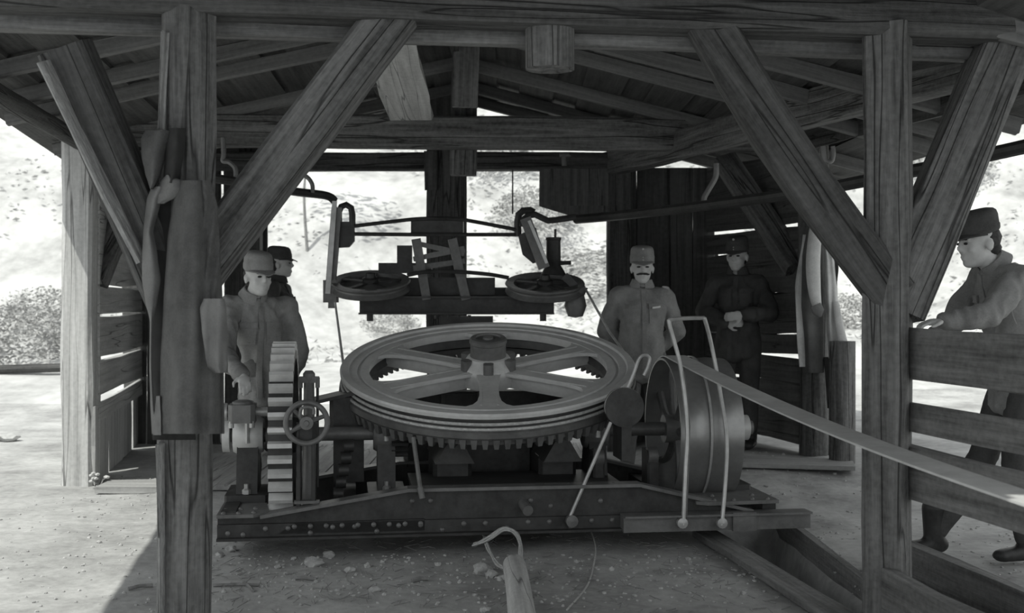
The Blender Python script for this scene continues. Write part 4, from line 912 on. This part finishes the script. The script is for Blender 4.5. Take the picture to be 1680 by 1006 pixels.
# ================================================================== HILLSIDE PLANTS
def leaf_blob(seed, n, rx, rz, ls):
    random.seed(seed); q = MB()
    for k in range(n):
        d = V((random.gauss(0, 1), random.gauss(0, 1), random.gauss(0, 1))).normalized(); r = random.uniform(.45, 1)**.6
        r *= 1+.35*noise.noise(d*1.7+V((seed, 0, 0)))
        p = V((d.x*rx*r, d.y*rx*r, rz+d.z*rz*r)); n1 = V((random.gauss(0, 1), random.gauss(0, 1), random.gauss(0, 1))).normalized()
        F = T(p) @ frame(n1); a = ls*random.uniform(.6, 1.3)
        q.add([(-a, 0, 0), (0, -a*.45, .15*a), (a, 0, 0), (0, a*.45, .15*a)], [(0, 1, 2), (0, 2, 3)], F)
    return q
blobs = [leaf_blob(i+11, 2600, 1.0, .62, .045).build('bush', LEAF).data for i in range(3)]
for o in [o for o in bpy.data.objects if o.name.startswith('bush')]: bpy.data.objects.remove(o)
random.seed(5)
for px, d, sc, lab in ((22, 15.5, .85, 'large leafy bush at the left edge of the picture'), (84, 18, .7, 'leafy bush close behind the pale left post'), (45, 25, 1.2, 'upper leafy bush on the left hillside'),
                       (800, 22, .8, 'leafy bush seen just right of the broad back post'), (875, 20.5, .7, 'leafy bush seen under the swan-neck hanger'), (958, 19, .85, 'leafy bush left of the soldier, seen through the opening'), (905, 27, 1.3, 'high leafy bush above the grease cylinder'), (640, 18.5, .4, 'small low bush between hanger bar and back post'),
                       (1392, 17, .6, 'low leafy bush between coats and fence post'), (1545, 21, .8, 'leafy bush between fence post and walking man'), (1650, 25, 1.1, 'leafy bush behind the walking man\'s head')):
    X = (px-840)/FPX*d; o = bpy.data.objects.new('bush', random.choice(blobs))
    setup(o, None, T((X, d, gh(X, d)-.15*sc)) @ Mx.Rotation(random.uniform(0, 6), 4, 'Z') @ Mx.Diagonal((sc*1.2, sc, sc*random.uniform(.7, 1.0), 1)), label=lab, cat='bush', group='hillside bushes')
q = MB()
for k in range(15000):
    d = random.uniform(14.5, 40); px = random.uniform(-40, 1720); X = (px-840)/FPX*d
    if noise.noise(V((X*.45, d*.45, 5)))+.12*(px > 760) < .02: continue
    p = V((X, d, gh(X, d)+random.uniform(0, .28)*abs(noise.noise(V((X*1.1, d*1.1, 9))))*2)); a = random.uniform(.03, .07)*(d/20)**.5
    n1 = V((random.gauss(0, 1), random.gauss(0, 1), random.gauss(0, 1))).normalized()
    q.add([(-a, 0, 0), (0, -a*.5, .15*a), (a, 0, 0), (0, a*.5, .15*a)], [(0, 1, 2), (0, 2, 3)], T(p) @ frame(n1))
q.build('hillside_scrub', SCRUB, None, None, kind='stuff', label='low leafy scrub covering the hillside', cat='scrub')
for px, d, h, lab in ((505, 20, 2.9, 'thin bare-stemmed sapling seen left of the hanger bar'), (122, 21, 3.4, 'slender young tree behind the pale left post')):
    X = (px-840)/FPX*d; z = gh(X, d); t = thing('sapling', lab, 'tree', T((X, d, z)))
    MB().tube(smooth_path([(X, d, z-.1), (X-.06, d, z+h*.35), (X+.05, d, z+h*.7), (X-.1, d, z+h)], 5), [.028-.022*i/15 for i in range(16)], 8).build('trunk', TWIG, t)
    for k in range(4):
        z0 = z+h*(.5+.13*k); MB().tube([(X, d, z0), (X+(-1)**k*.2, d+.05, z0+.3)], [.01, .004], 6).build('branch', TWIG, t)
    q = MB().add(*(lambda b: (b.v, b.f))(leaf_blob(px, 260, .7, .6, .07)), T((X, d, z+h*.7))); q.build('foliage', LEAF, t)
timber('ledge_shadow_bar', P(-40, 607, 14.5), P(112, 603, 14.5), .11, .10, W_DARK, 'log', label='dark bar for the shadow line of a ledge beyond the left side', cat='log')  # bar added where the ledge's shadow line falls
vs, fs = stone_mesh(4.4); MB().add([V((v.x*.11, v.y*.1, v.z*.05)) for v in vs], fs).build('flat_stone', STONE, None, T(G(14, 724)+V((0, 0, .03))), label='flat stone at the left edge of the yard', cat='stone')
